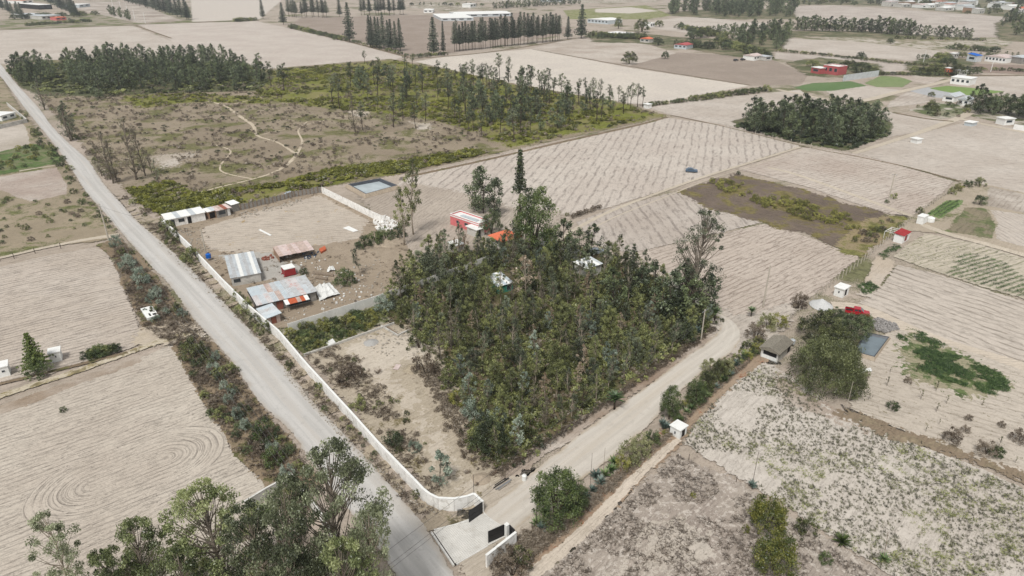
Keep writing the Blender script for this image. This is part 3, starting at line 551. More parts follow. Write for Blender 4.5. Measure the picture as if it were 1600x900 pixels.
# compound, lot and grove in the middle -------------------------------------------
field('roadside_earth', [(115, 222), (165, 285), (220, 335), (256, 345), (300, 400), (345, 450), (405, 515), (470, 575), (560, 668), (640, 770), (690, 800), (760, 802), (676, 836), (590, 755), (540, 680), (450, 582), (330, 450), (215, 347)], base=lin(152, 140, 122), light=lin(166, 154, 136), dark=lin(100, 88, 72), clod=.9, grass=lin(110, 104, 76), gthr=.56, gscale=.2, feather=.5, jit=.3)
field('compound_yard', [(258, 348), (375, 322), (502, 302), (622, 352), (640, 400), (620, 440), (585, 478), (465, 515), (420, 512), (330, 420)], base=lin(146, 132, 114), light=lin(160, 146, 128), dark=lin(98, 84, 70), clod=.9, feather=.5)
field('ploughed_yard', [(318, 356), (400, 332), (500, 306), (575, 345), (560, 375), (470, 388), (400, 398), (330, 392), (312, 370)], ((330, 370), (560, 352)), 1.5, .35, .4, .4, base=lin2(180, 166, 149), light=lin2(190, 177, 160), feather=1.5, grass=lin(176, 148, 96), gthr=.66, gscale=.2)
field('gravel_yard', [(332, 402), (420, 396), (445, 408), (470, 420), (462, 440), (425, 440), (408, 446), (400, 420)], base=lin(168, 164, 156), light=lin(180, 176, 168), feather=1.5, jit=1)
field('grove_floor', [(585, 478), (640, 440), (700, 395), (900, 385), (1010, 425), (1130, 485), (1115, 520), (1010, 590), (900, 668), (780, 742), (700, 700), (650, 560), (610, 500)], base=lin(102, 92, 70), light=lin(116, 104, 80), dark=lin(62, 55, 42), grass=lin(84, 86, 48), gthr=.5, gscale=.15, feather=2)
field('brown_verge', [(770, 745), (860, 690), (960, 620), (1050, 560), (1115, 515), (1130, 520), (1060, 570), (960, 640), (860, 712), (790, 756)], base=lin(140, 120, 102), dark=lin(92, 76, 62), feather=.8, jit=.5)
field('vacant_lot', [(470, 550), (520, 525), (610, 505), (680, 525), (720, 600), (740, 700), (780, 745), (800, 790), (740, 800), (690, 785), (620, 715), (560, 650)], base=lin2(168, 154, 132), light=lin2(186, 173, 152), dark=lin(104, 90, 72), clod=.9, grass=lin(120, 110, 80), gthr=.6, gscale=.25, feather=1, jit=.6)
field('weedy_ground', [(430, 515), (465, 512), (585, 480), (612, 500), (560, 524), (475, 556), (455, 540)], base=lin(138, 134, 110), grass=lin(92, 98, 54), gthr=.46, gscale=.3, feather=1)
field('sandy_patch', [(545, 540), (600, 520), (665, 525), (690, 545), (640, 560), (610, 575), (640, 620), (690, 680), (720, 735), (780, 760), (760, 780), (720, 765), (670, 700), (610, 630), (580, 590), (550, 570)], base=lin2(184, 171, 152), light=lin2(198, 187, 170), dark=lin(140, 124, 104), clod=.4, feather=2.5, jit=1)
# roads -------------------------------------------------------------------------
def road_mat(name, c, c2, edge, rot_=((132, 300), (450, 675))):
    t = NT(name); p = t.pos(); ac = t.n('Attribute', attribute_name='across').outputs['Fac']
    rot, st = t.mapping(p, ANG(*rot_), (0.04, 1.1, 1))
    a = t.noise(p, .25, 5, .6); s = t.noise(st, 1.0, 4, .6); f = t.noise(p, 5, 3, .7)
    ruts = t.math('MULTIPLY', t.step(t.math('COSINE', t.math('MULTIPLY', ac, 6 * math.pi)), .1, .95), .5)
    col = t.mix(t.step(s, .35, .68), c, c2); col = t.mix(t.math('MULTIPLY', ruts, .7), col, sc4(c2, 1.12))
    ed = t.math('ABSOLUTE', t.math('SUBTRACT', ac, .5)); ed = t.math('ADD', ed, t.math('MULTIPLY', t.math('SUBTRACT', a, .5), .35))
    col = t.mix(t.step(ed, .34, .52), col, edge); col = t.mix(t.math('MULTIPLY', t.step(a, .55, .75), .3), col, sc4(c, .8))
    col = t.mix(t.math('MULTIPLY', t.step(t.noise(st, .5, 5, .7), .5, .62), .35), col, edge); col = t.mix(t.math('MULTIPLY', t.step(t.noise(p, .9, 5, .75), .56, .66), .3), col, sc4(c, .74)); col = t.mix(t.math('MULTIPLY', t.step(f, .5, .75), .25), col, sc4(c, .62))
    t.l(col, t.b.inputs['Base Color']); t.bump(t.math('ADD', f, s), .35, .05); t.feather(p, .9); return t.m
rd = road_mat('road_gravel', lin(170, 167, 162), lin(186, 183, 178), lin(164, 155, 143))
strip('gravel_road', [(-60, 50), (0, 120), (37, 169), (82, 225), (105, 257), (132, 300), (160, 332), (185, 362), (232, 415), (265, 450), (300, 500), (332, 535), (362, 570), (402, 630), (450, 675), (484, 727), (545, 805), (600, 880), (680, 1010)],
      [(-40, 50), (0, 98), (25, 130), (60, 167), (82, 197), (110, 225), (140, 252), (162, 285), (190, 317), (217, 347), (250, 375), (290, 410), (327, 447), (400, 523), (450, 578), (500, 638), (540, 678), (588, 730), (625, 772), (668, 825), (705, 885), (760, 985)], rd, feather=.7)
tr_m = road_mat('track_gravel', lin2(180, 171, 158), lin2(194, 186, 174), lin(164, 149, 128), ((875, 695), (1082, 550)))
patch('sandy_junction', [(735, 800), (752, 770), (800, 745), (880, 745), (900, 770), (850, 815), (830, 850), (800, 905), (740, 905), (710, 885), (800, 833)], soil('junction_sand', lin(174, 163, 148), lin(186, 176, 162), lin(140, 126, 108), A2((760, 780), (860, 720)), .7, .15, .3, .3), 1.0)
field('sandy_junction', [(1110, 505), (1125, 480), (1150, 498), (1215, 480), (1262, 470), (1230, 510), (1190, 540), (1160, 560), (1130, 550)], ((1120, 530), (1190, 500)), 1.2, .25, .3, .4, base=lin2(170, 157, 142), feather=2, jit=1)
strip('gravel_track', [(745, 812), (790, 772), (850, 722), (905, 678), (960, 638), (1015, 600), (1060, 565), (1102, 536), (1122, 515), (1120, 500), (1075, 468), (1018, 430)],
      [(800, 838), (845, 800), (912, 752), (962, 716), (1012, 672), (1050, 630), (1095, 588), (1142, 556), (1160, 530), (1150, 506), (1122, 488), (1040, 432)], tr_m, feather=.7)
# ------------------------------------------------------------------ plants
bark_g = plain('bark_grey', lin(120, 110, 98), var=.25, scale=4); bark_d = plain('bark_dark', lin(74, 64, 54), var=.2, scale=4); bark_p = plain('bark_pale', lin(158, 146, 130), var=.2, scale=3)
L_ol = foliage('leaf_olive', lin(52, 57, 34), lin(103, 109, 66), lin(170, 174, 112)); L_gr = foliage('leaf_grey_green', lin(52, 58, 44), lin(92, 100, 76), lin(142, 149, 118))
L_bl = foliage('leaf_blue_green', lin(86, 96, 84), lin(132, 146, 128), lin(182, 192, 174)); L_dk = foliage('leaf_dark', lin(44, 53, 35), lin(80, 91, 60), lin(126, 137, 94))
L_pn = foliage('needle_dark', lin(46, 55, 45), lin(78, 88, 72), lin(116, 126, 104)); L_gn = foliage('leaf_green', lin(46, 58, 34), lin(78, 94, 52), lin(118, 132, 76))
L_ye = foliage('leaf_yellow_green', lin(92, 94, 48), lin(136, 136, 66), lin(182, 178, 100)); L_br = foliage('leaf_dead_brown', lin(106, 88, 68), lin(152, 132, 108), lin(190, 174, 152))
L_fg = foliage('leaf_fresh', lin(66, 80, 38), lin(104, 122, 58), lin(140, 148, 88)); L_fl = foliage('leaf_yellow_flower', lin(56, 66, 34), lin(88, 98, 48), lin(140, 138, 64))
L_sc = foliage('scrub_brown', lin(92, 80, 67), lin(128, 115, 99), lin(160, 148, 131)); L_tf = foliage('tuft_grey', lin(84, 78, 62), lin(118, 111, 92), lin(150, 143, 120), rnd=.1)
L_go = foliage('gorse', lin(84, 86, 42), lin(120, 122, 52), lin(156, 156, 72), rnd=.1); L_ag = foliage('agave_leaf', lin(70, 92, 56), lin(112, 136, 84), lin(164, 176, 128)); L_ab = foliage('agave_blue', lin(84, 100, 92), lin(118, 136, 126), lin(150, 164, 152))
L_al = foliage('alfalfa_leaf', lin(48, 70, 40), lin(78, 104, 58), lin(114, 136, 82), rnd=.1); L_pw = foliage('pale_willow_leaf', lin(110, 112, 76), lin(146, 148, 106), lin(182, 180, 136))
L_gr2 = foliage('leaf_far_grey', lin(54, 63, 46), lin(90, 101, 74), lin(136, 147, 110)); T_br = plain('twig_brown', lin(104, 88, 74), var=.2)
EY = [p_euc(8, 1.7, .06, 44, .68, 62, .27, 10 + i, L_gr if i == 1 else L_ol, bark_d, .05, 1.0, tr=.009) for i in range(5)]        # young, full crowned
ES = [p_euc(11, 1.5, .32, 32, .62, 56, .27, 20 + i, L_gr if i % 2 else L_ol, bark_p, .06, 1.0) for i in range(4)]       # slender, bare stem
EB = [p_euc(6, 1.2, .12, 22, .5, 46, .3, 30 + i, L_bl, bark_g, .03, 1.0) for i in range(2)]
EG = [p_euc(9, 2.1, .1, 36, .85, 50, .38, 40 + i, L_dk if i % 2 else L_gr2, bark_d, .03, 1.0, tr=.01) for i in range(4)]          # dense far grove
SV = [p_euc(11, 1.5, .5, 16, .85, 44, .36, 50 + i, L_dk if i % 2 else L_gr, bark_d, .04, 1.0, prof=.6) for i in range(4)]     # slim trunk, tuft on top
ED = [p_euc(9, 1.5, .15, 24, .55, 40, .32, 60 + i, L_br, bark_p, .04, 1.1) for i in range(2)]
BT = [p_euc(9, 1.4, .12, 34, .5, 22, .25, 65 + i, L_tf if i else L_gr, bark_g, .05, 1.1, tr=.014) for i in range(3)]                      # nearly leafless
PN = [p_conifer(22, 5.6, .08, 20, 8, 13, .85, 70 + i, L_pn, bark_d, .15, .3, spread=.75, power=.7) for i in range(3)]
PR = [p_conifer(20, 4.2, .25, 18, 7, 9, .8, 75 + i, L_pn, bark_g, .3, .2, spread=.6, power=.5) for i in range(4)]
CY = [p_conifer(14, 2.0, .05, 22, 8, 10, .5, 80 + i, L_dk, bark_d, .35, .2, spread=.42, power=.7) for i in range(2)]
SP = p_conifer(16, 1.9, .62, 15, 8, 13, .38, 85, L_dk, bark_d, -.15, .5, spread=.35, power=.9)
AR = p_conifer(6, 1.9, .14, 12, 9, 16, .3, 86, L_fg, bark_d, .12, .2, spread=.22, power=.85)
SK = p_conifer(10, 2.6, .1, 15, 9, 12, .34, 87, L_gr, bark_g, .3, .1, spread=.26, power=.9)
DM = [p_dome(5, 3.0, 120, .62, 70, .2, 90 + i, [L_dk, L_ol, L_gn][i], bark_d, .2) for i in range(3)]
FB = [p_dome(3, 1.9, 120, .42, 75, .14, 98, L_fl, bark_d, .1, flat=.8)]
CB = [p_dome(6, 2.3, 150, .6, 75, .17, 94 + i, [L_gn, L_ol][i], bark_d, .1, flat=.8) for i in range(2)]
SH = {k: [p_dome(1.6, 1.15, 34, .32, 52, .14, 100 + j * 3 + i, m, bark_d, .08, stems=5) for i in range(2)] for j, (k, m) in enumerate(
      (('gn', L_gn), ('ol', L_ol), ('bl', L_bl), ('br', L_sc), ('ye', L_ye), ('dk', L_dk), ('fl', L_fl), ('pw', L_pw)))}
TW = [p_twig(1.5, 1.2, 26, 130 + i, T_br) for i in range(2)]
AG = [p_rosette(1.2, 1.3, 30, 140, L_ag), p_rosette(1.2, 1.3, 26, 141, L_ab)]; YU = p_rosette(1.3, 1.3, 44, 142, L_ag, .06, 1.2, bark_d, 1.0)
YB = p_rosette(1.3, 1.3, 44, 143, L_fg, .06)
def pick(L): return random.choice(L)
def sc_at(py): return (py + 65) * cp / H            # metres to photo pixels, only used to read sizes off the photograph
def shrub(k, px, py, wpx, label, group=None, hr=.8, name='shrub', cat='shrub'):
    x, y = G(px, py); r = wpx / sc_at(py) / 2; P = pick(SH[k]) if isinstance(k, str) else k
    h = max(.3, 2 * r * hr); k0 = P.h; return plant(P, name, x, y, h, label, cat, group, (r / 1.15) / (h / P.h))
# the woodland in the middle
GROVE = [(606, 478), (640, 425), (700, 398), (830, 395), (920, 402), (1005, 430), (1050, 470), (1118, 498), (1106, 512), (1010, 584), (900, 660), (782, 735), (742, 712), (730, 660), (708, 600), (676, 552), (636, 512)]
AVOID = [[(755, 425), (805, 425), (812, 470), (765, 478)], [(900, 400), (940, 400), (945, 432), (895, 435)], [(770, 372), (810, 372), (810, 392), (775, 392)]]
pts = scatter(GROVE, 290, 2.2, avoid=AVOID)
G1 = 'trees of the woodland inside the compound'
for x, y in pts:
    q = random.random(); py = PY(x, y, 0); back = py < 480
    if q < .56: plant(pick(EY), 'eucalyptus_tree', x, y, random.uniform(3.8, 7.4) * (1.12 if back else .7 if py > 620 else .82), 'young olive leaved eucalyptus in the dense walled woodland', 'tree', G1, random.uniform(.9, 1.3))
    elif q < .80: plant(pick(ES), 'eucalyptus_tree', x, y, random.uniform(6, 9) * (1.1 if back else .7 if py > 620 else .85), 'slender grey green eucalyptus with bare lower stem in the woodland', 'tree', G1)
    elif q < .87: plant(pick(EB), 'juvenile_eucalyptus', x, y, random.uniform(3.5, 6), 'juvenile eucalyptus with blue green leaves in the woodland', 'tree', 'blue green young trees in the woodland')
    elif q < .92: plant(pick(ED), 'dead_tree', x, y, random.uniform(4, 6.5), 'dried brown leaved tree among the green woodland', 'dead tree', 'dead trees in the woodland')
    elif q < .97: plant(pick(BT), 'bare_tree', x, y, random.uniform(5, 8), 'thin nearly leafless tree among the green woodland', 'tree', 'bare trees in the woodland')
    else: plant(pick(DM[:2]), 'broadleaf_tree', x, y, random.uniform(4, 6), 'round dark broadleaf tree among the eucalyptus woodland', 'tree', 'round trees in the woodland', .8)
for a in ((647, 366, 250, ES[2], .8, 'tall sparse eucalyptus rising highest behind the walled field corner'), (630, 385, 298, ES[0], 1.0, 'leaning tall eucalyptus just left of the highest one')):
    plant_px(a[3], 'eucalyptus_tree', *a[:3], a[5], 'tree', None, a[4])
plant_px(EG[2], 'pine_tree', 757, 334, 262, 'dark multi stemmed pine behind the flat roofed pink house', 'tree', None, 1.1); plant_px(EG[3], 'pine_tree', 744, 330, 272, 'dark bushy pine left of the stand behind the pink house', 'tree', None, 1.1)
plant_px(EG[2], 'pine_tree', 772, 340, 280, 'dark pine right of the stand behind the pink house', 'tree', None, 1.0)
plant_px(SP, 'spire_conifer', 812, 395, 235, 'tall narrow dark conifer rising above the orange roofed house', 'tree', None, .8)
plant_px(CB[0], 'broadleaf_tree', 834, 395, 296, 'round bright green tree beside the tall narrow conifer', 'tree', None, .85); plant_px(DM[0], 'broadleaf_tree', 768, 366, 330, 'dark bush tree at the right end of the pink house', 'tree', None, .75)
plant_px(SK, 'cedar_tree', 985, 462, 382, 'spiky topped cedar at the back edge of the woodland', 'tree', None, .9); plant_px(ED[0], 'dead_tree', 820, 475, 402, 'tallest dried brown tree in the middle of the woodland', 'dead tree', None, 1.3)
plant_px(EG[1], 'dark_tree', 878, 412, 345, 'dark leafy tree right of the round green tree', 'tree', None, 1.1); plant_px(EG[3], 'dark_tree', 955, 496, 420, 'dark leafy tree at the back of the woodland near the field', 'tree', None, 1.0)
big = p_euc(19, 4.0, .25, 95, 1.0, 70, .28, 201, L_gr, bark_g, .03, .75, tr=.014, prof=.5)
plant_px(big, 'eucalyptus_tree', 1083, 494, 334, 'tall open crowned eucalyptus standing over the bend in the track', 'tree', None, .95)
for q, b, t_ in ((1098, 496, 428), (1062, 488, 415), (1045, 500, 425), (1020, 480, 412), (1076, 508, 440), (925, 402, 352), (905, 405, 360), (1000, 470, 420)): plant_px(pick(EG), 'dark_woodland_tree', q, b, t_, 'dark leafy tree on the rear edge of the woodland', 'tree', 'dark trees on the rear edge of the woodland', 1.2)
ug = clumpmesh(36, .3, 3, .55)
stuff('undergrowth', scatter(GROVE, 2000, avoid=AVOID), ug, .5, 1.5, L_ol, 'tangled olive undergrowth covering the woodland floor', 'undergrowth')
stuff('brown_undergrowth', scatter(GROVE, 900, avoid=AVOID) + scatter([(700, 590), (745, 705), (785, 735), (745, 735), (690, 650), (660, 570)], 150), ug, .4, 1.1, L_sc, 'dry brown undergrowth between the woodland trees', 'undergrowth')
# savanna and the far grove
for x, y in scatter([(12, 113), (60, 102), (200, 92), (330, 90), (400, 120), (424, 136), (300, 142), (170, 142), (90, 140), (38, 132)], 190, 4.2):
    plant(pick(EG), 'grove_tree', x, y, random.uniform(8, 13), 'dark dense grove eucalyptus beside the far end of the road', 'tree', 'trees of the grove by the far road', random.uniform(.9, 1.3))
G2 = 'slim trees scattered over the rough pasture'; SVL = 'slim trunked tufted tree on the rough pasture'
for q, b, t_ in ((522, 166, 122), (532, 170, 117), (567, 205, 160), (592, 152, 105), (548, 136, 97), (576, 160, 132), (590, 172, 155), (615, 199, 146), (630, 189, 145), (649, 201, 161), (652, 170, 137), (665, 190, 146), (660, 145, 109), (636, 155, 120), (614, 147, 102), (445, 142, 100), (424, 135, 97), (408, 127, 84), (438, 138, 104), (710, 190, 155), (718, 195, 158), (732, 205, 175), (740, 205, 174), (753, 214, 177), (757, 180, 150), (775, 185, 147), (780, 124, 84), (794, 128, 90), (967, 159, 135), (981, 165, 136), (997, 167, 132), (1004, 167, 137), (877, 155, 116), (887, 158, 126), (904, 150, 124), (914, 152, 123), (927, 155, 123), (937, 157, 125), (952, 160, 133), (830, 140, 105), (842, 142, 110), (856, 145, 107), (803, 222, 170), (569, 100, 80), (633, 108, 86), (645, 105, 84), (720, 118, 100), (700, 145, 115)):
    plant_px(pick(SV), 'savanna_tree', q, b, t_, SVL, 'tree', G2, random.uniform(.95, 1.35))
for x, y in scatter([(695, 180), (700, 128), (740, 125), (800, 138), (900, 152), (990, 172), (960, 190), (800, 212), (750, 205)], 95, 4.0) + scatter([(535, 160), (560, 118), (690, 118), (700, 160), (610, 170)], 22, 6):
    plant(pick(SV + EG[:1]), 'savanna_tree', x, y, random.uniform(7, 14), SVL, 'tree', G2, random.uniform(.95, 1.35))
plant_px(BT[1], 'bare_tree', 555, 207, 146, 'dark trunked half dead tree on the brown pasture', 'tree', None, 1.0)
for q, b, t_, l in ((158, 154, 110, 'lone dark tree in front of the far grove'), (68, 172, 122, 'grey thin leaved tree on the verge near the far road bend'), (112, 218, 158, 'grey thin leaved tree right of the road by the brown pasture')):
    plant_px(EG[0] if q == 158 else BT[0], 'lone_tree', q, b, t_, l, 'tree', None, 1.3)
plant_px(BT[0], 'lone_tree', 112, 220, 165, 'second grey tree beside the road by the brown pasture', 'tree', None, 1.5)
for q, b, t_ in ((175, 287, 205), (182, 284, 220), (212, 282, 185), (225, 275, 205), (247, 286, 250), (236, 270, 235), (160, 275, 225)): plant_px(pick(BT), 'bare_tree', q, b, t_, 'grey leafless roadside tree at the near corner of the pasture', 'tree', 'bare trees at the near corner of the pasture')
def gmask(s, th, seed=0): return lambda x, y: nz(x, y, s, seed) > th
cm = clumpmesh(34, .5, 5, .4)
SAV = [(60, 150), (160, 140), (420, 112), (545, 99), (610, 94), (700, 110), (800, 132), (960, 160), (1036, 181), (990, 192), (800, 232), (640, 268), (545, 284), (375, 320), (258, 338), (215, 312), (160, 262), (115, 214)]
YG = [(400, 150), (420, 112), (545, 99), (610, 94), (700, 110), (800, 132), (960, 160), (1036, 181), (990, 192), (880, 212), (800, 232), (740, 212), (690, 192), (600, 178), (520, 172), (440, 160)]
YL = [(205, 300), (260, 285), (330, 302), (440, 288), (520, 264), (640, 252), (740, 235), (760, 240), (640, 268), (540, 284), (375, 318), (262, 338), (235, 320)]
stuff('gorse_corner', scatter([(200, 298), (240, 288), (300, 300), (300, 312), (262, 340), (225, 325)], 260), cm, .6, 1.6, L_go, 'gorse at the pasture corner behind the long white shed', 'gorse')
stuff('gorse_thicket', scatter(YG, 1500, mask=gmask(.035, -.12)), cm, .7, 2.2, L_go, 'low yellow green gorse covering the pasture under the slim trees', 'gorse', tfun=lambda x, y: nz(x, y, .06, 9) * .6)
stuff('gorse_strip', scatter(YL, 900, mask=gmask(.06, -.2)) + scatter([(190, 150), (300, 146), (400, 152), (430, 162), (300, 160), (215, 170)], 130), cm, .7, 1.9, L_go, 'yellow green gorse band along the near side of the pasture', 'gorse')
stuff('pasture_scrub', scatter(SAV, 4200, mask=gmask(.05, -.12, 3)), clumpmesh(22, .34, 6, .35), .4, 1.5, L_sc, 'low brown scrub dotted over the rough pasture', 'scrub')
stuff('olive_scrub', scatter(SAV, 800, mask=gmask(.06, .05, 7)), clumpmesh(22, .34, 16, .35), .4, 1.5, L_ol, 'dark olive bushes dotted over the rough pasture', 'scrub')
stuff('grove_undergrowth', scatter([(12, 112), (60, 102), (380, 98), (424, 132), (390, 142), (260, 146), (160, 148), (75, 146), (38, 134)], 1300), cm, .8, 2.4, L_ol, 'leafy undergrowth filling the grove beside the far road', 'undergrowth')
stuff('square_grove_undergrowth', scatter([(1146, 198), (1200, 186), (1330, 182), (1392, 210), (1330, 234), (1240, 222)], 500), cm, .8, 2.0, L_dk, 'dark undergrowth of the square grove', 'undergrowth')
# conifer rows behind the fields
def row(P, name, a, b, n, hp, label, group, jx=2, wide=1.0):
    for i in range(n):
        t = (i + random.uniform(.2, .8)) / n; q = a[0] + (b[0] - a[0]) * t + random.uniform(-jx, jx); py = a[1] + (b[1] - a[1]) * t + random.uniform(-.6, .6)
        plant_px(pick(P), name, q, py, py - hp * random.uniform(.82, 1.1), label, 'tree', group, wide * random.uniform(.9, 1.15))
row(PN, 'pine_tree', (-20, 2), (38, 31), 12, 24, 'tall dark pine in the row at the far left corner', 'pines in the far left row', wide=1.0)
row(PN, 'pine_tree', (72, 2), (124, 28), 11, 29, 'tall dark pine in the row right of the far left houses', 'pines right of the far left houses', wide=1.0)
row(PN, 'pine_tree', (198, 3), (300, 32), 16, 33, 'tall dark pine in the diagonal row before the pale far field', 'pines in the diagonal row', wide=1.0)
row(EG, 'roadside_tree', (168, 22), (206, 32), 9, 16, 'short dark tree beside the far left lane', 'short trees beside the far left lane')
row(PR, 'pine_tree', (447, 27), (515, 27), 13, 30, 'thin pine of the back row behind the bare field', 'pines of the back row'); row(PR, 'pine_tree', (562, 24), (634, 23), 14, 28, 'thin pine at the right end of the back row', 'pines at the right end of the back row')
for q, b, t_, wd, l in ((411, 29, -5, .7, 'dark pine at the left end of the hedge line'), (443, 38, 4, 1.0, 'squat bushy pine beside the hedge line'), (531, 26, -12, .6, 'narrow tall pine between the two back rows'), (547, 66, 4, .8, 'large drooping pine left of the pine clump by the hedge'), (678, 86, 27, .9, 'open branched pine left of its narrow neighbour'), (693, 84, 33, .45, 'narrow pine right of the open branched one'), (887, 61, 26, .9, 'broad pine second from the right end of the long row'), (908, 60, 7, 1.0, 'largest pine at the right end of the long row')):
    plant_px(pick(PN), 'pine_tree', q, b, t_, l, 'tree', None, wd)
row(PN, 'pine_tree', (574, 73), (628, 80), 9, 52, 'dark pine of the clump at the field corner', 'pines of the clump at the field corner', wide=.7)
row(PR, 'pine_tree', (708, 81), (878, 63), 44, 47, 'thin stemmed pine of the long plantation row', 'pines of the long plantation row', wide=.75)
row(EG, 'far_row_tree', (770, 14), (905, 6), 34, 11, 'small dark tree in the far plantation strip', 'trees of the far plantation strip', wide=1.3)
# right hand groves
for x, y in scatter([(1146, 198), (1200, 186), (1330, 182), (1390, 208), (1332, 232), (1240, 222)], 62, 3.6): plant(pick(EG[2:] + EG), 'grove_tree', x, y, random.uniform(8, 13), 'dark square grove eucalyptus between the ploughed fields', 'tree', 'trees of the square grove', random.uniform(1.0, 1.4))
for x, y in scatter([(1045, 18), (1130, 12), (1240, 16), (1238, 27), (1130, 26), (1050, 22)], 75, 6): plant(pick(EG), 'forest_tree', x, y, random.uniform(15, 21), 'tall dark tree of the far wood at the top edge', 'tree', 'trees of the far wood', 1.2)
row(EG, 'field_row_tree', (1240, 47), (1350, 50), 18, 22, 'dark tree of the left far field row', 'left part of the far tree row', wide=1.3); row(EG, 'field_row_tree', (1350, 50), (1430, 56), 15, 24, 'dark tree of the middle far field row', 'middle of the far tree row', wide=1.3)
row(EG, 'field_row_tree', (1430, 56), (1522, 61), 11, 17, 'dark tree of the right far field row', 'right end of the far tree row', wide=1.3)
for x, y in scatter([(1142, 62), (1200, 50), (1240, 50), (1215, 78), (1150, 74)], 30, 6): plant(pick(EG), 'grove_tree', x, y, random.uniform(11, 16), 'dark tree of the grove right of the far hamlet', 'tree', 'grove right of the far hamlet', 1.2)
for x, y in scatter([(1560, 36), (1600, 25), (1700, 30), (1700, 72), (1565, 60)], 34, 6): plant(pick(EG), 'grove_tree', x, y, random.uniform(13, 19), 'tall dark tree of the wood at the upper right edge', 'tree', 'wood at the upper right edge', 1.2)
for q, b, t_ in ((1522, 172, 132), (1530, 178, 138), (1545, 174, 148), (1560, 176, 146), (1575, 180, 148), (1590, 182, 146), (1606, 184, 144), (1552, 180, 155), (1625, 188, 145), (1650, 190, 148)): plant_px(pick(DM[:1] + EG[2:]), 'garden_tree', q, b, t_, 'dark leafy tree by the white cabins at the right edge', 'tree', 'leafy trees at the right edge', 1.2)
for q, b, t_, wd, l in ((983, 100, 81, 1.1, 'lone round dark tree in the rough far field'), (1039, 92, 80, .9, 'small round tree right of the lone one'), (1028, 71, 58, 1.2, 'rounded tree behind the orange roofed far house'), (1085, 73, 62, 1.8, 'wide hedge tree right of the red roofed far house'), (1106, 76, 64, 1.6, 'wide green tree behind the dark far field'), (966, 45, 27, .6, 'narrow dark tree right of the long greenhouse'), (1003, 50, 30, 1.1, 'dark tree left of the white far house'), (1030, 42, 32, 1.3, 'round tree right of the white far house'), (1325, 108, 94, 1.5, 'dark tree right of the red house'), (1347, 114, 98, 1.8, 'spreading dark tree right of the red house'), (1365, 116, 105, 1.3, 'small tree at the end of the spreading ones by the red house'), (1270, 104, 94, 1.8, 'low spreading tree left of the red house'),
                     (1470, 98, 82, 1.6, 'round dark tree left of the white far cabins'), (1480, 104, 88, 1.5, 'dark tree in front of the round one by the far cabins'), (1462, 115, 99, 1.8, 'wide dark tree in the walled far garden'), (1494, 118, 100, 1.2, 'round tree beside the little orange house'), (1455, 151, 144, 1.3, 'small dark bush on the gravel edge'), (1391, 68, 60, 1.3, 'dark bush in the pale far pasture'), (1345, 92, 81, 1.1, 'grey tree on the far hedge'), (1455, 172, 160, 1.5, 'low tree on the weedy plot by the far track')):
    plant_px(pick(DM[:2]), 'broadleaf_tree', q, b, t_, l, 'tree', None, wd)
row(DM[:2] + EG, 'hamlet_tree', (1050, 72), (1140, 78), 13, 11, 'dark tree along the far hamlet edge by the red roof', 'trees by the red roofed far house', wide=1.4); row(DM[:2] + EG, 'hamlet_tree', (922, 60), (1010, 60), 13, 9, 'dark tree among the far hamlet sheds', 'trees of the far hamlet', wide=1.5); row(DM[:2] + EG, 'hamlet_tree', (1075, 62), (1150, 50), 11, 15, 'dark tree behind the far hamlet', 'trees behind the far hamlet', wide=1.4); row(DM[:2], 'garden_tree', (1425, 112), (1530, 116), 12, 9, 'dark garden tree around the small orange house', 'garden trees by the small orange house', wide=1.4); row(DM[:2] + EG, 'cabin_tree', (1430, 92), (1600, 88), 14, 8, 'dark tree along the long white far house', 'trees along the long white house', wide=1.5); row(DM[:2], 'lane_tree', (20, 30), (150, 24), 12, 8, 'dark garden tree around the far left houses', 'garden trees of the far left houses', wide=1.5); row(DM[:2] + EG, 'edge_tree', (640, 8), (760, 9), 12, 5, 'tiny dark tree around the far nursery', 'trees around the far nursery', wide=1.5)
for a, b, n, hp in (((1008, 166), (1080, 158), 12, 6), ((1080, 158), (1200, 142), 18, 9), ((1212, 80), (1450, 104), 26, 5), ((1290, 100), (1360, 103), 7, 5), ((1370, 117), (1490, 118), 26, 5), ((1500, 108), (1700, 116), 22, 5), ((455, 44), (540, 64), 20, 7), ((540, 64), (640, 88), 12, 5), ((365, 34), (402, 32), 9, 6), ((1060, 44), (1140, 60), 16, 9), ((925, 56), (1010, 62), 22, 8), ((1120, 66), (1200, 92), 18, 11), ((1480, 76), (1560, 82), 9, 9), ((1400, 60), (1545, 64), 12, 5), ((40, 40), (145, 34), 24, 5), ((640, 90), (700, 86), 8, 6)):
    row(SH['dk'] + SH['ol'], 'hedge_shrub', a, b, n, hp, 'low dark hedge shrub between far fields', 'far hedge shrubs', wide=1.4)
def rs(ks, name, px, n, smin, smax, label, group, mind=1.0, hr=(.7, 1.0)):
    for x, y in scatter(px, n, mind):
        P = pick(SH[pick(ks)]) ; h = random.uniform(smin, smax); plant(P, name, x, y, h * random.uniform(*hr), label, 'shrub', group, 1.05)
rs(['ol', 'br', 'dk'], 'plot_shrub', [(1425, 170), (1460, 160), (1530, 164), (1510, 182), (1470, 186)], 22, 1.2, 2.8, 'dry dark shrub on the weedy plot by the far cabins', 'shrubs of the weedy far plot')
rs(['gn', 'ol', 'ye'], 'garden_shrub', [(0, 240), (50, 228), (85, 235), (95, 252), (0, 270), (-60, 275)], 34, 1, 2.6, 'green shrub in the overgrown garden left of the road', 'shrubs of the garden left of the road')
rs(['ol', 'dk', 'gn'], 'verge_shrub', [(30, 175), (45, 180), (85, 228), (110, 262), (140, 310), (180, 362), (160, 355), (120, 310), (92, 262), (60, 230)], 52, .9, 2.2, 'dark green verge shrub left of the upper road', 'upper left verge shrubs')
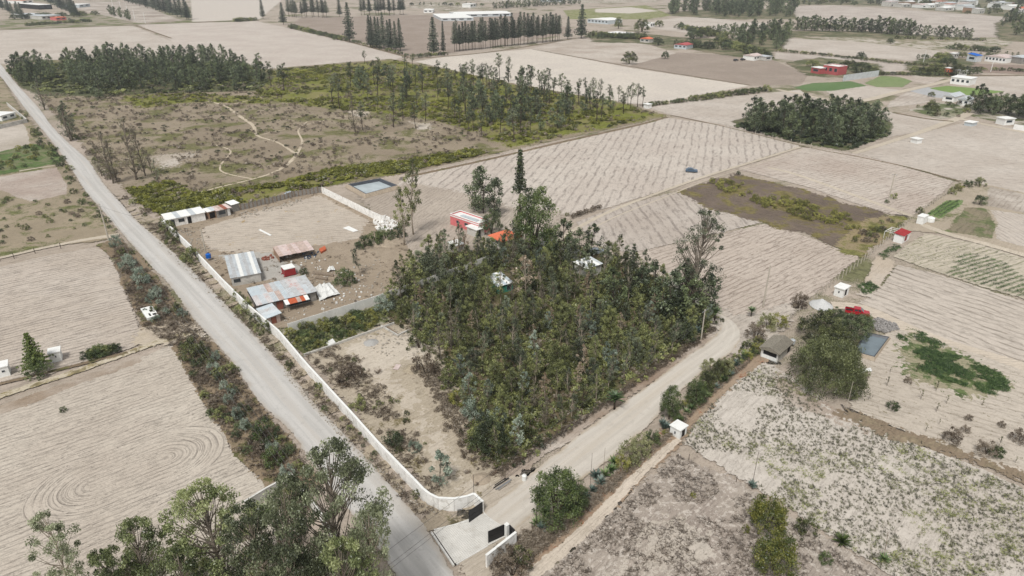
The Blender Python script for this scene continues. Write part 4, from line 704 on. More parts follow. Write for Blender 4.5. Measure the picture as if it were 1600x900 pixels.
rs(['br', 'ol'], 'verge_shrub', [(62, 150), (120, 222), (165, 280), (215, 338), (245, 340), (200, 300), (150, 235), (100, 180)], 70, .9, 2.2, 'dry grey brown shrub on the right verge of the upper road', 'upper right verge shrubs')
rs(['br', 'ol', 'dk'], 'plot_shrub', [(0, 310), (60, 316), (110, 310), (150, 335), (170, 365), (90, 374), (0, 392)], 28, .8, 1.7, 'dry shrub on the weedy plot left of the road', 'shrubs of the weedy left plot')
rs(['br', 'br', 'ol', 'bl'], 'verge_shrub', [(175, 375), (190, 378), (262, 460), (296, 505), (270, 515), (225, 500), (205, 470), (190, 420)], 44, .8, 1.9, 'mixed dry verge shrub between field and road left of the metal roofs', 'middle left verge shrubs')
rs(['ol', 'dk', 'br'], 'verge_shrub', [(298, 528), (336, 545), (366, 582), (404, 640), (450, 690), (478, 735), (440, 755), (400, 735), (364, 695), (330, 650), (300, 590), (282, 548)], 64, .8, 1.9, 'olive or brown shrub on the lower left verge of the road', 'lower left verge shrubs')
for q, b, wpx in ((338, 560, 16), (335, 580, 20), (352, 605, 16), (358, 628, 17), (372, 652, 20), (384, 668, 20), (362, 615, 14), (428, 705, 22), (450, 742, 24), (200, 418, 24), (222, 440, 26), (245, 462, 20), (182, 382, 18)): shrub('bl', q, b + 4, wpx, 'blue green leaved shrub on the left verge of the road', 'blue green verge shrubs', 1.0, 'juvenile_eucalyptus')
for q, b, wpx, k, l in ((305, 560, 40, 'ol', 'wide olive shrub at the top of the lower left verge'), (415, 690, 44, 'gn', 'wide green shrub low on the left verge'), (428, 725, 34, 'gn', 'green shrub next below the wide one on the left verge'), (286, 495, 16, 'bl', 'grey round bush at the road edge near the side track'), (259, 492, 14, 'bl', 'small grey bush beside the white concrete box'), (60, 588, 38, 'gn', 'green bush under the little araucaria'), (392, 0, 1, 'br', '')):
    if l: shrub(k, q, b, wpx, l, None, .55 if q == 157 else .8)
rs(['br', 'ol', 'ol', 'gn'], 'verge_shrub', [(262, 352), (300, 405), (345, 455), (405, 520), (470, 580), (560, 672), (640, 768), (620, 765), (540, 680), (450, 580), (345, 460), (262, 380)], 46, .4, 1.1, 'low wall side shrub between the road and the long white wall', 'shrubs below the long white wall')
for q, b, wpx in ((412, 522, 24), (400, 508, 20), (385, 490, 26), (372, 470, 18), (453, 575, 14), (500, 612, 16), (262, 365, 26), (272, 380, 24), (300, 412, 30), (650, 778, 14)): shrub('ol', q, b, wpx, 'olive bush against the road side of the white wall', 'bushes against the white wall', .9)
row(SH['gn'] + SH['ol'], 'track_shrub', (138, 561), (180, 549), 9, 12, 'low green shrub of the long clump on the left farm track', 'long green clump on the farm track', wide=1.3)
# lot and compound
rs(['gn', 'gn', 'ol', 'ye'], 'lot_shrub', [(448, 528), (470, 516), (585, 485), (600, 490), (608, 500), (560, 522), (500, 545), (475, 552)], 62, 1.0, 2.3, 'leafy green strip shrub below the panel wall', 'shrubs of the weedy strip')
rs(['ol', 'br', 'br'], 'lot_shrub', [(500, 560), (560, 560), (600, 600), (660, 680), (690, 745), (690, 775), (640, 730), (570, 655)], 26, .4, 1.1, 'low dry shrub in the vacant lot inside the white wall', 'low shrubs of the vacant lot')
for q, b, wpx, k, l in ((600, 488, 32, 'bl', 'large blue green bush at the end of the panel wall'), (548, 598, 42, 'br', 'wide brown dead shrub in the vacant lot'), (614, 700, 34, 'dk', 'dark tall bush inside the long white wall'), (560, 640, 26, 'ol', 'olive bush close to the long white wall'), (648, 705, 22, 'bl', 'small blue green bush in the vacant lot'), (540, 445, 34, 'gn', 'round green bush beside the junk planks'), (475, 430, 14, 'gn', 'small green bush right of the red box'), (1155, 708, 22, 'gn', ''), (1398, 0, 1, 'gn', ''),
                        (570, 388, 26, 'gn', 'first green bush from the left at the rubble corner'), (588, 382, 26, 'gn', 'second green bush from the left at the rubble corner'), (604, 376, 30, 'dk', 'dark bush at the rubble corner'), (622, 370, 26, 'dk', 'dark bush under the leaning tall eucalyptus')):
    if l: shrub(k, q, b, wpx, l, None, .8)
plant_px(EB[0], 'juvenile_eucalyptus', 688, 760, 706, 'blue green little tree standing alone inside the gate wall curve', 'tree', None, 1.1); plant_px(ES[1], 'sapling', 562, 432, 382, 'thin young tree beside the round green bush', 'tree', None, .9)
for q, b, wpx, k in ((738, 655, 34, 'bl'), (775, 665, 34, 'bl'), (748, 692, 36, 'ol'), (716, 634, 30, 'ye'), (700, 604, 30, 'ol'), (655, 545, 36, 'ol'), (665, 585, 42, 'br')): shrub(k, q, b, wpx, 'bush on the left fringe of the woodland', 'bushes on the woodland fringe', .9)
# right side: hedge along the track
for q, b, t_, wd, P, l in ((868, 815, 738, .95, CB[0], 'large feathery dark green bush beside the gravel track'), (896, 804, 752, .8, CB[0], 'smaller feathery bush joined to the large one by the track'), (1045, 655, 606, .7, CB[0], 'pointed green bush beside the track'), (1086, 633, 596, .95, CB[0], 'round green bush in the track hedge'), (1102, 614, 578, .8, CB[1], 'light topped bush in the track hedge'), (1122, 596, 562, .8, CB[1], 'upper green bush in the track hedge')): plant_px(P, 'hedge_bush', q, b, t_, l, 'bush', None, wd)
for q, b, wpx, k, l in ((985, 720, 40, 'pw', 'pale leaved bush at the near end of the track hedge'), (1003, 708, 36, 'pw', 'pale bush between its two pale neighbours by the track'), (1018, 694, 28, 'gn', 'green bush left of the white hut'), (972, 732, 26, 'ye', 'yellowish bush at the foot of the pale ones'), (1110, 585, 30, 'pw', 'pale flowering bush in the track hedge'), (1135, 580, 24, 'pw', 'pale bush higher in the track hedge'), (1198, 515, 30, 'pw', 'pale leafless looking bush behind the tiled shed'), (1180, 530, 30, 'br', 'brown bush left of the tiled shed'), (1215, 512, 28, 'ye', 'yellowish bush above the tiled shed'),
                        (1288, 880, 22, 'gn', 'small green bush left of the spiky yucca'), (1165, 832, 14, 'ye', 'small yellow bush left of the flowered ones'), (1083, 778, 10, 'ye', 'tiny yellow bush in the dry scrub'), (1258, 835, 36, 'ol', 'grey low bush beside the upper flowered bush'), (1555, 715, 24, 'gn', 'green spiky bush on the right field bank'), (1248, 480, 26, 'br', 'reddish leafless bush beside the gravel heap')):
    shrub(k, q, b, wpx, l, None, .85)
plant_px(FB[0], 'flowering_bush', 1197, 828, 782, 'upper yellow flowered bush in the scrub', 'bush', None, .8); plant_px(FB[0], 'flowering_bush', 1208, 892, 842, 'lower yellow flowered bush in the scrub', 'bush', None, .8)
L_bd = foliage('leaf_brownish_dark', lin(52, 58, 36), lin(92, 99, 62), lin(138, 144, 96))
BIGT = [p_dome(6, 6.2, 330, .95, 90, .22, 210, L_bd, bark_d, .08), p_dome(6, 4.2, 170, .8, 90, .22, 211, L_ol, bark_d, .15)]
plant_px(BIGT[0], 'broadleaf_tree', 1290, 600, 537, 'biggest round dark broadleaf tree below the pond', 'tree', None, .76); plant_px(BIGT[1], 'broadleaf_tree', 1300, 562, 510, 'yellow green broadleaf tree behind the biggest round one', 'tree', None, .8)
plant_px(DM[1], 'broadleaf_tree', 1283, 532, 492, 'olive tree below the gravel heap', 'tree', None, 1.3); plant_px(DM[0], 'broadleaf_tree', 1330, 530, 494, 'dark green tree above the pond', 'tree', None, 1.1); plant_px(DM[2], 'broadleaf_tree', 1350, 512, 494, 'small round tree right below the red pickup', 'tree', None, 1.1)
plant_px(DM[0], 'broadleaf_tree', 1302, 508, 484, 'low dark tree between gravel heap and pickup', 'tree', None, 1.2)
for q, b, wpx, P, l in ((1315, 850, 34, YB, 'spiky green yucca on the border of the dry field'), (1174, 762, 22, AG[1], 'pale agave with a dead stalk on the scrub border'), (1380, 878, 24, AG[0], 'dark agave at the bottom right border'), (1088, 520, 22, AG[1], 'blue agave at the woodland edge by the track bend'), (1062, 530, 26, AG[0], 'green agave at the woodland edge'), (1173, 496, 18, YU, 'small palm like yucca on the bare corner'), (1043, 785, 1, AG[0], '')):
    if l: x, y = G(q, b); plant(P, 'agave' if P in AG else 'yucca', x, y, P.h * wpx / sc_at(b) / 2.4, l, 'agave' if P in AG else 'yucca')
x, y = G(960, 640); plant(YU, 'yucca', x, y, 3.3, 'yucca on a bare stem standing between woodland and track', 'yucca')
x, y = G(1116, 502); plant(YU, 'yucca', x, y, 3.2, 'dark palm like yucca under the tall eucalyptus at the bend', 'yucca')
for q, b in ((838, 822), (852, 806), (846, 830), (925, 770), (938, 757), (946, 745), (915, 780), (932, 748), (955, 738), (960, 726), (1035, 668), (1042, 672), (1060, 660), (1072, 648), (1080, 642), (1090, 632), (1105, 622), (1118, 608), (1130, 598), (1140, 590), (1150, 572), (1156, 566), (1165, 560)):
    x, y = G(q, b); plant(pick(AG), 'agave', x, y, random.uniform(.9, 1.4), 'agave in the row beside the gravel track', 'agave', 'agaves along the track', .9)
rs(['ol', 'gn', 'ye'], 'hedge_shrub', [(1030, 672), (1060, 640), (1100, 600), (1140, 565), (1190, 530), (1200, 540), (1150, 580), (1110, 612), (1065, 655), (1040, 685)], 34, .8, 1.8, 'small shrub filling the hedge along the gravel track', 'small track hedge shrubs')
rs(['ye'], 'yellow_shrub', [(1105, 278), (1150, 280), (1180, 305), (1250, 318), (1330, 340), (1348, 362), (1270, 352), (1200, 326), (1120, 296)], 74, .8, 2.3, 'yellow green shrub on the dark mulched field', 'yellow shrubs on the mulched field')
rs(['ye', 'ol', 'br'], 'corner_shrub', [(1330, 372), (1360, 350), (1400, 345), (1415, 352), (1395, 370), (1345, 398)], 22, .8, 1.8, 'shrub in the grassy corner beside the post fence', 'shrubs by the post fence')
for q, b, wpx, k, l in ((1386, 318, 8, 'dk', 'dark little bush at the foot of the field pole'), (1396, 311, 11, 'ol', 'round bush right of the field pole'), (1154, 273, 7, 'dk', 'tiny dark bush at the corner of the mulched field'), (1486, 304, 13, 'ol', 'bush on the fence left of its neighbours'), (1497, 298, 14, 'ye', 'yellowish bush on the fence end'), (1512, 292, 15, 'dk', 'dark bush at the fence end'), (1530, 291, 17, 'ol', 'bush right of the dark one at the fence end'), (1530, 320, 20, 'dk', 'dark bush beside the small green bed'), (1437, 334, 13, 'ol', 'bush behind the white tanks'), (1346, 458, 22, 'al', ''), (886, 338, 7, 'ye', 'tiny yellow bush at the end of the dry hedge'), (100, 645, 12, 'dk', 'small dark weed alone in the swirled field')):
    if l: shrub(k, q, b, wpx, l)
row(SH['br'], 'hedge_shrub', (892, 342), (938, 325), 12, 6, 'dry shrub in the short field hedge behind the woodland', 'short dry hedge')
SAP = p_euc(2.2, .35, .35, 7, .22, 14, .16, 220, L_ol, bark_d, .03)
for x, y in scatter([(1350, 590), (1420, 575), (1500, 625), (1600, 650), (1600, 735), (1450, 680), (1340, 635)], 40, 3.6): plant(pick([SAP, SAP, SH['br'][0], SH['gn'][0]]), 'orchard_sapling', x, y, random.uniform(.9, 2.3), 'small sapling or bush planted in the dry orchard plot', 'sapling', 'orchard saplings', .9)
# ground cover
L_s2 = foliage('dry_weed', lin(100, 89, 78), lin(134, 122, 108), lin(166, 154, 138)); L_t2 = foliage('weed_tuft', lin(66, 64, 48), lin(100, 98, 76), lin(138, 136, 108), rnd=.1)
tf = tuftmesh(8, 4, .45, .035, .7); DF = [(1064, 692), (1110, 632), (1190, 572), (1240, 600), (1300, 648), (1450, 706), (1600, 768), (1720, 820), (1720, 980), (1480, 980), (1400, 905), (1300, 840), (1240, 800), (1160, 752)]
stuff('dry_tufts', scatter(DF, 5600, mask=lambda x, y: nz(x, y, .12, 2) > -.25 + .45 * max(0, min(1, (34 - x) / 22))), tf, .25, .8, L_t2, 'grey dry weed tufts covering the pale field', 'weeds')
stuff('green_tufts', scatter(DF, 900, mask=lambda x, y: nz(x, y, .07, 12) > .05), clumpmesh(16, .28, 8, .5), .25, .6, L_ol, 'greenish weeds among the tufts of the pale field', 'weeds')
SF = [(860, 900), (930, 830), (1010, 760), (1060, 712), (1160, 765), (1240, 820), (1400, 925), (1400, 1000), (800, 1000)]
stuff('scrub_tufts', scatter(SF, 5200, mask=lambda x, y: nz(x, y, .22, 5) > -.1), tuftmesh(8, 5, .3, .026, .9), .25, .85, L_s2, 'matted brown weeds of the scrub field', 'weeds')
VG = [[(175, 375), (262, 458), (312, 525), (330, 540), (366, 580), (404, 638), (450, 690), (484, 735), (500, 765), (455, 770), (398, 738), (330, 652), (296, 588), (275, 545), (228, 515), (207, 480), (180, 412)], [(258, 352), (330, 450), (405, 520), (560, 676), (640, 775), (690, 802), (660, 815), (540, 680), (450, 580), (330, 455), (225, 350)], [(800, 850), (930, 765), (1000, 722), (1110, 610), (1190, 550), (1110, 620), (1040, 690), (930, 790), (830, 880)], [(780, 748), (900, 668), (1060, 560), (1115, 520), (1115, 512), (1010, 585), (900, 660), (780, 735)]]
for nm, P_, n in (('verge_weeds', VG[0], 1900), ('wall_weeds', VG[1], 550), ('track_weeds', VG[2], 1100), ('bank_weeds', VG[3], 500)):
    stuff(nm, scatter(P_, n), clumpmesh(14, .26, 9, .4), .3, .9, L_sc, 'brown weeds and litter of the ' + nm.split('_')[0] + ' edge', 'weeds')
stuff('lot_weeds', scatter([(478, 556), (520, 540), (560, 560), (620, 640), (690, 760), (680, 780), (620, 715), (550, 640)], 480, mask=gmask(.15, -.1)), clumpmesh(14, .26, 9, .35), .3, .9, L_sc, 'dry weeds in the vacant lot', 'weeds')
stuff('yard_weeds', scatter([(262, 350), (500, 300), (620, 350), (640, 400), (585, 470), (465, 510), (420, 505)], 420, mask=gmask(.15, .0), avoid=[[(325, 358), (400, 330), (500, 306), (575, 345), (560, 380), (470, 390), (330, 392)]]), clumpmesh(14, .26, 9, .35), .3, .8, L_sc, 'dry weeds in the compound yard', 'weeds')
stuff('alfalfa_plants', scatter([(1424, 552), (1445, 545), (1500, 560), (1577, 590), (1575, 614), (1558, 622), (1490, 600), (1432, 578)], 1300, mask=gmask(.22, -.2)) + scatter([(1400, 520), (1440, 520), (1478, 540), (1470, 548), (1410, 545)], 150, mask=gmask(.3, 0)), clumpmesh(14, .26, 10, .4), .35, .75, L_al, 'dense green leafy crop plants of the small plot', 'crop')
stuff('garden_herbs', scatter([(1340, 448), (1358, 442), (1372, 452), (1352, 464)], 120) + scatter([(1372, 400), (1400, 382), (1406, 388), (1380, 408)], 70), clumpmesh(14, .26, 10, .4), .4, .8, L_al, 'green herbs by the white hut', 'crop')
def rows(px, a, b, gap, step, s0, s1, mat, nm, lb, mask=None):
    W = [G(*p) for p in px]; an = ANG(a, b); u = (math.cos(an), math.sin(an)); v = (-u[1], u[0]); P_ = []
    us = [p[0] * u[0] + p[1] * u[1] for p in W]; vs_ = [p[0] * v[0] + p[1] * v[1] for p in W]; t = min(vs_)
    while t < max(vs_):
        s = min(us)
        while s < max(us):
            x, y = s * u[0] + t * v[0] + random.uniform(-.1, .1), s * u[1] + t * v[1] + random.uniform(-.12, .12)
            if inpoly(x, y, W) and (not mask or mask(x, y)): P_.append((x, y))
            s += step
        t += gap
    stuff(nm, P_, clumpmesh(10, .3, 11, .4), s0, s1, mat, lb, 'crop')
rows([(1450, 336), (1478, 315), (1504, 314), (1474, 341)], (1450, 338), (1490, 314), 1.3, .5, .45, .6, L_al, 'lettuce_rows', 'bright green crop rows of the small bed by the post fence')
rows([(1478, 430), (1500, 402), (1520, 398), (1568, 410), (1600, 436), (1650, 460), (1600, 466)], (1400, 405), (1500, 378), 1.5, .6, .4, .75, L_al, 'green_crop_rows', 'green crop plants in rows on the striped plot')
rows([(1400, 402), (1440, 370), (1500, 380), (1590, 404), (1500, 398), (1480, 425)], (1400, 405), (1500, 378), 1.5, .8, .22, .4, L_ol, 'seedling_rows', 'small dull green seedlings in rows on the striped plot', gmask(.08, -.3))
# foreground trees, lower left
L_f1 = foliage('leaf_fore', lin(70, 77, 56), lin(120, 127, 96), lin(180, 186, 152)); L_f2 = foliage('leaf_fore_green', lin(64, 73, 46), lin(114, 125, 80), lin(172, 178, 128))
FGT = [p_euc(16, 3.9, .36, 120, .9, 150, .2, 300, L_f1, bark_g, .02, .75, tr=.009, prof=.6, droop=.9), p_euc(11, 3.2, .25, 95, .72, 150, .19, 301, L_f2, bark_g, .03, .75, tr=.012, prof=.6, droop=.9),
       p_euc(11, 1.9, .3, 50, .55, 120, .18, 302, L_f1, bark_p, .03, .9, tr=.009, prof=.6, droop=1.0), p_euc(12, 3.0, .3, 80, .75, 140, .2, 303, L_f1, bark_p, .04, .7, tr=.011, prof=.6, droop=.9)]
for q, b, t_, P, wd, l in ((548, 985, 708, FGT[0], .78, 'tallest open crowned eucalyptus over the road at the bottom'), (600, 1020, 800, FGT[3], .5, 'thinner eucalyptus right of the tallest one at the bottom edge'), (365, 960, 770, FGT[1], .9, 'broad eucalyptus crown in the lower left clump'), (255, 980, 828, FGT[1], .85, 'lower broad crown left in the lower left clump'), (430, 1005, 792, FGT[3], .75, 'grey green crown in the middle of the lower left clump'), (488, 1000, 758, FGT[3], .6, 'eucalyptus between the clump and the tallest tree'), (127, 965, 808, FGT[2], .85, 'lone slender eucalyptus in the bottom left field'), (320, 1030, 872, FGT[1], .8, 'low crown at the bottom edge of the clump'), (560, 1060, 862, FGT[1], .7, 'leafy crown at the bottom edge under the tallest tree'), (475, 1060, 862, FGT[3], .7, 'crown at the bottom edge in the middle of the clump'), (212, 1010, 858, FGT[1], .6, 'outermost left crown at the bottom edge of the clump')):
    plant_px(P, 'eucalyptus_tree', q, b, t_, l, 'tree', None, wd)
for q, b, wpx, k in ((450, 790, 34, 'ol'), (405, 815, 44, 'gn'), (470, 800, 30, 'br'), (215, 905, 60, 'ol'), (500, 900, 50, 'br'), (455, 850, 40, 'br')): shrub(k, q, b, wpx, 'undergrowth bush beneath the lower left trees', 'bushes beneath the lower left trees')
x, y = G(61, 580); plant(AR, 'araucaria_tree', x, y, HG(61, 580, 522), 'small tiered araucaria beside the white hut', 'tree', None, 1.1)
for q, b, wpx, k in ((800, 900, 60, 'br'), (790, 882, 44, 'br'), (815, 885, 40, 'ol'), (778, 893, 24, 'br')): shrub(k, q, b, wpx, 'brown bush behind the short wall at the gate', 'bushes behind the short gate wall')
for q, b, wpx in ((771, 745, 20), (730, 742, 16), (745, 760, 12), (935, 768, 14), (1248, 482, 26), (590, 585, 20), (555, 590, 30)): x, y = G(q, b); plant(pick(TW), 'dead_branches', x, y, wpx / sc_at(b) * .5, 'tangle of dead brown branches on bare earth', 'branches', 'tangles of dead branches', 1.2)
# give look-alikes labels of their own: nearest landmark, and rank by height there
LM = {'trees of the woodland inside the compound': [('green hut', 780, 460), ('white roofed hut', 915, 432), ('orange roofed house', 790, 388), ('panel wall end', 600, 485), ('tall dead brown tree', 820, 480), ('bend in the track', 1110, 500), ('iron pipe bundle', 785, 740), ('yucca on a bare stem', 960, 635), ('sandy lot', 690, 560), ('blue agave', 1080, 525), ('low front corner', 740, 700), ('cedar', 985, 470)],
      'trees of the grove by the far road': [('road end of the grove', 20, 115), ('right tip of the grove', 415, 128), ('lone dark tree', 158, 150), ('start of the footpath', 325, 145), ('pale field diagonal', 265, 95), ('back edge by the pale field', 120, 95), ('middle of the grove', 220, 125), ('road verge trees', 70, 145)],
      'slim trees scattered over the rough pasture': [('pale field corner', 600, 100), ('footpath fork', 465, 230), ('sandy patch', 660, 197), ('tiny pump house', 1010, 168), ('near side field edge', 800, 225), ('pale field edge', 800, 130), ('half dead tree', 555, 200), ('gorse band end', 760, 235), ('hedge by the pale field', 900, 155), ('far grove tip', 430, 130), ('middle of the gorse', 850, 185), ('left gorse part', 700, 160)],
      'trees of the square grove': [('left corner of the square grove', 1150, 197), ('right corner of the square grove', 1388, 208), ('post fence corner', 1300, 235), ('back of the square grove', 1270, 180), ('centre of the square grove', 1270, 205)],
      'far hedge shrubs': [('bare pine field', 500, 55), ('pine clump', 620, 84), ('tiny pump house', 1015, 168), ('square grove', 1190, 145), ('red house', 1300, 100), ('far hamlet', 960, 58), ('dark far field', 1160, 80), ('long white house', 1540, 96), ('white cabins', 1470, 110), ('pink far left house', 90, 38), ('far tree row', 1450, 66), ('long hedge middle', 1330, 92), ('walled far garden', 1430, 117)],
      'upper left verge shrubs': [('garden', 80, 235), ('upper farm track', 170, 365), ('white left wall', 45, 190), ('brown plot', 120, 300)], 'upper right verge shrubs': [('far grove', 70, 150), ('bare trees', 180, 285), ('compound corner', 245, 335), ('grey roadside tree', 112, 218)], 'shrubs below the long white wall': [('black road gate', 305, 405), ('block house', 350, 450), ('small bluish shed', 410, 510), ('panel wall junction', 455, 560), ('lot wall', 560, 670), ('wall curve', 640, 768)],
      'lower left verge shrubs': [('side track mouth', 300, 535), ('wide green shrub', 415, 690), ('road bend of the verge', 366, 620), ('tallest tree', 470, 740)], 'middle left verge shrubs': [('upper farm track', 180, 380), ('white concrete box', 235, 500), ('blue tank', 215, 420), ('block house', 250, 455)], 'shrubs of the weedy strip': [('panel wall end', 600, 487), ('road wall', 450, 530), ('low foundation wall', 520, 540), ('middle of the panel wall', 530, 500)]}
bk = {}
for o in list(COL.objects):
    g_ = o.get('group')
    if g_ and o.parent is None and o.get('label'): bk.setdefault((g_, o['label']), []).append(o)
ORD = ['tallest', 'second tallest', 'third tallest', 'fourth tallest', 'fifth tallest']
for (g_, lb), L_ in bk.items():
    if g_ not in LM: continue
    sub = {}
    for o in L_:
        j = min(LM[g_], key=lambda q: math.dist(G(q[1], q[2]), (o.location.x, o.location.y))); sub.setdefault(j[0], []).append(o)
    for k_, M_ in sub.items():
        M_.sort(key=lambda o: -o.scale.z); n_ = len(M_)
        for i, o in enumerate(M_):
            rk = ORD[i] if i < 5 else ('smallest' if i == n_ - 1 else 'middling' if i < n_ * .6 else 'small'); w_ = lb.split(); o['label'] = ' '.join([rk] + w_[:4]) + ', nearest the ' + k_
# ------------------------------------------------------------------ built things
GZ = 0.002 * LVL[0]
c_conc = plain('concrete', lin(190, 187, 180), var=.12, scale=.8, stain=(lin(120, 114, 104), .5)); c_white = plain('whitewash', lin(230, 228, 223), var=.08, scale=1.1, stain=(lin(158, 150, 138), .5))
c_wht = plain('white_paint', lin(222, 222, 218), var=.03, stain=(lin(180, 178, 170), .3)); c_grey = plain('grey_block', lin(140, 136, 130), var=.15, scale=2, stain=(lin(96, 90, 84), .5))
c_tin = plain('tin_sheet', lin(198, 203, 205), .5, .25, .08, .7, .4, (lin(140, 132, 124), .4)); c_tin2 = plain('tin_sheet_bluish', lin(190, 199, 203), .5, .2, .08, .7, .4, (lin(190, 186, 180), .4)); c_tin3 = plain('tin_sheet_pink', lin(206, 190, 184), .55, .15, .1, .9, .3, (lin(170, 118, 102), .5))
c_tin5 = plain('tin_sheet_faded_red', lin(200, 196, 194), .55, .15, .1, .7, .3, (lin(184, 120, 108), .6)); c_tin4 = plain('tin_sheet_worn', lin(188, 190, 190), .55, .15, .1, 1.2, .3, (lin(150, 128, 118), .5)); c_rust = plain('rust_sheet', lin(146, 92, 76), .8, .1, .15, 1.2, .2, (lin(110, 58, 44), .5)); c_rust2 = plain('orange_rust_sheet', lin(184, 96, 64), .7, 0, .1, 1.2, .2, (lin(150, 62, 42), .4)); c_rust3 = plain('pale_rust_sheet', lin(188, 170, 160), .7, .1, .15, 1.2, .2, (lin(146, 108, 94), .5))
c_wood = plain('weathered_wood', lin(130, 116, 100), var=.2, scale=3); c_wdk = plain('dark_wood', lin(74, 64, 56), var=.2, scale=3); c_pole = plain('pole_concrete', lin(176, 168, 154), var=.1, scale=2)
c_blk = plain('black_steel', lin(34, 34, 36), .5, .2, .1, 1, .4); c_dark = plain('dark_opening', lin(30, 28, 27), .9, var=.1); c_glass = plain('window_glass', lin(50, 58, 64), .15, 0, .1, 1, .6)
c_pink = plain('pink_plaster', lin(200, 112, 112), var=.05, stain=(lin(180, 84, 86), .4)); c_orng = plain('orange_tiles', lin(208, 112, 80), .7, var=.08, scale=3, stain=(lin(176, 74, 46), .4)); c_gren = plain('green_boards', lin(54, 128, 108), var=.08); c_redp = plain('red_paint', lin(146, 46, 48), .5, var=.08, stain=(lin(110, 34, 34), .3))
c_far_r = plain('red_plaster', lin(168, 84, 84), var=.08); c_blue = plain('blue_plastic', lin(20, 92, 176), .45, var=.05); c_tile = plain('grey_roof_tile', lin(132, 126, 114), var=.15, scale=3, stain=(lin(96, 92, 80), .5)); c_brick = plain('clay_wall', lin(152, 124, 102), var=.12, scale=2)
c_tarp = plain('white_tarp', lin(214, 214, 210), .6, var=.06, stain=(lin(170, 166, 158), .4)); c_line = plain('pond_liner', lin(64, 68, 74), .45, var=.15); c_wire = plain('wire', lin(90, 88, 86), .5, .4, .05); c_gal = plain('galvanised', lin(150, 152, 154), .45, .5, .08)
c_pan = plain('panel_concrete', lin(214, 212, 206), var=.06, scale=.8, stain=(lin(170, 164, 154), .35)); c_junk = plain('junk_mixed', lin(70, 84, 104), var=.5, scale=3); c_curb = plain('kerb_paint', lin(204, 202, 196), var=.08, stain=(lin(140, 136, 128), .5)); c_rub = plain('rubble', lin(168, 160, 148), var=.2, scale=2)
def ori(N, Rr, Lf):
    a, b, d = Vector(G(*N)), Vector(G(*Rr)), Vector(G(*Lf)); u = b - a; L = u.length; un = u / L; vn = Vector((-un.y, un.x)); return a, math.atan2(u.y, u.x), L, max(.6, abs((d - a).dot(vn)))
def corr(x0, x1, y0, y1, z0, z1, mat, parent, name='roof_sheet', n=5, amp=.035, axis='y'):
    """corrugated sheet, ribs running along the slope"""
    V = []; F = []; m = n * 2 + 1
    for i in range(m):
        t = i / (m - 1); x = x0 + (x1 - x0) * t; dz = amp * (1 if i % 2 else -1)
        if axis == 'y': V += [(x, y0, z0 + dz), (x, y1, z1 + dz)]
        else: V += [(y0, x, z0 + dz), (y1, x, z1 + dz)]
    for i in range(m - 1): q = (2 * i, 2 * i + 2, 2 * i + 3, 2 * i + 1); F.append(q if axis == 'y' else q[::-1])
    me = bpy.data.meshes.new(name); me.from_pydata(V, [], F); me.materials.append(mat); return link(name, me, parent)
def opening(t, side, L, W, a, b, z0, z1, kind='window', mat=None):
    S = L if side == 'R' else W; x0, x1 = a * S, b * S; f = .05
    def bx(m, p, q, d0, d1, za, zb): m.box(p, -d1, za, q, -d0, zb) if side == 'R' else m.box(-d1, p, za, -d0, q, zb)
    m = MB(); bx(m, x0, x1, -.02, .05, z1 - f, z1); bx(m, x0, x0 + f, -.02, .05, z0, z1 - f); bx(m, x1 - f, x1, -.02, .05, z0, z1 - f)
    if kind == 'window': bx(m, x0 + f, x1 - f, -.02, .05, z0, z0 + f)
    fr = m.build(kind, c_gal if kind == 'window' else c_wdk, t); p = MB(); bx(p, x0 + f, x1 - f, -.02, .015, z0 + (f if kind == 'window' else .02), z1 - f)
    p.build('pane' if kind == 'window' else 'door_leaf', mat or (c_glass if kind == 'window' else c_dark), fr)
def build(name, N, Rr, Lf, h, wall, roof, rmat, label, cat='building', ops=(), over=.25, group=None, rise=.5, sheets=6, mats=None, base=-.3):
    a, an, L, W = ori(N, Rr, Lf); t = thing(name, label, cat, (a.x, a.y, GZ), an, group)
    m = MB(); th = .15; m.box(0, 0, base, L, th, h); m.box(0, W - th, base, L, W, h); m.box(0, th, base, th, W - th, h); m.box(L - th, th, base, L, W - th, h); m.build('wall', wall, t)
    for o in ops: opening(t, o[0], L, W, *o[1:])
    o = over
    if roof == 'slab': MB().box(-o, -o, h, L + o, W + o, h + .16).build('roof', rmat, t)
    elif roof == 'parapet':
        MB().box(th, th, h - .5, L - th, W - th, h - .35).build('roof', rmat, t); m = MB(); m.box(-.04, -.04, h, L + .04, th + .04, h + .12); m.box(-.04, W - th - .04, h, L + .04, W + .04, h + .12); m.box(-.04, th + .04, h, th + .04, W - th - .04, h + .12); m.box(L - th - .04, th + .04, h, L + .04, W - th - .04, h + .12); m.build('coping', c_wht, t)
    elif roof in ('sheet', 'sheetx'):
        mats = mats or [rmat]; A = L if roof == 'sheet' else W; B = W if roof == 'sheet' else L; wd = (A + 2 * o) / sheets
        for i in range(sheets):
            z = h + .06 + random.uniform(0, .03) + .012 * (i % 2); corr(-o + i * wd - .04, -o + (i + 1) * wd + .04, -o - random.uniform(0, .12), B + o, z, z + rise, mats[i % len(mats)], t, axis='y' if roof == 'sheet' else 'x')
    elif roof in ('gable', 'hip'):
        k = 0 if roof == 'gable' else W * .45; V = [(-o, -o, h), (L + o, -o, h), (L + o, W + o, h), (-o, W + o, h), (k - (o if not k else 0), W / 2, h + rise), (L - k + (o if not k else 0), W / 2, h + rise)]
        V = V + [(x, y, z - .12) for x, y, z in V[:4]]
        MB().add(V, [(0, 1, 5, 4), (2, 3, 4, 5), (1, 2, 5), (3, 0, 4), (6, 7, 1, 0), (7, 8, 2, 1), (8, 9, 3, 2), (9, 6, 0, 3), (9, 8, 7, 6)]).build('roof', rmat, t)
    return t, L, W
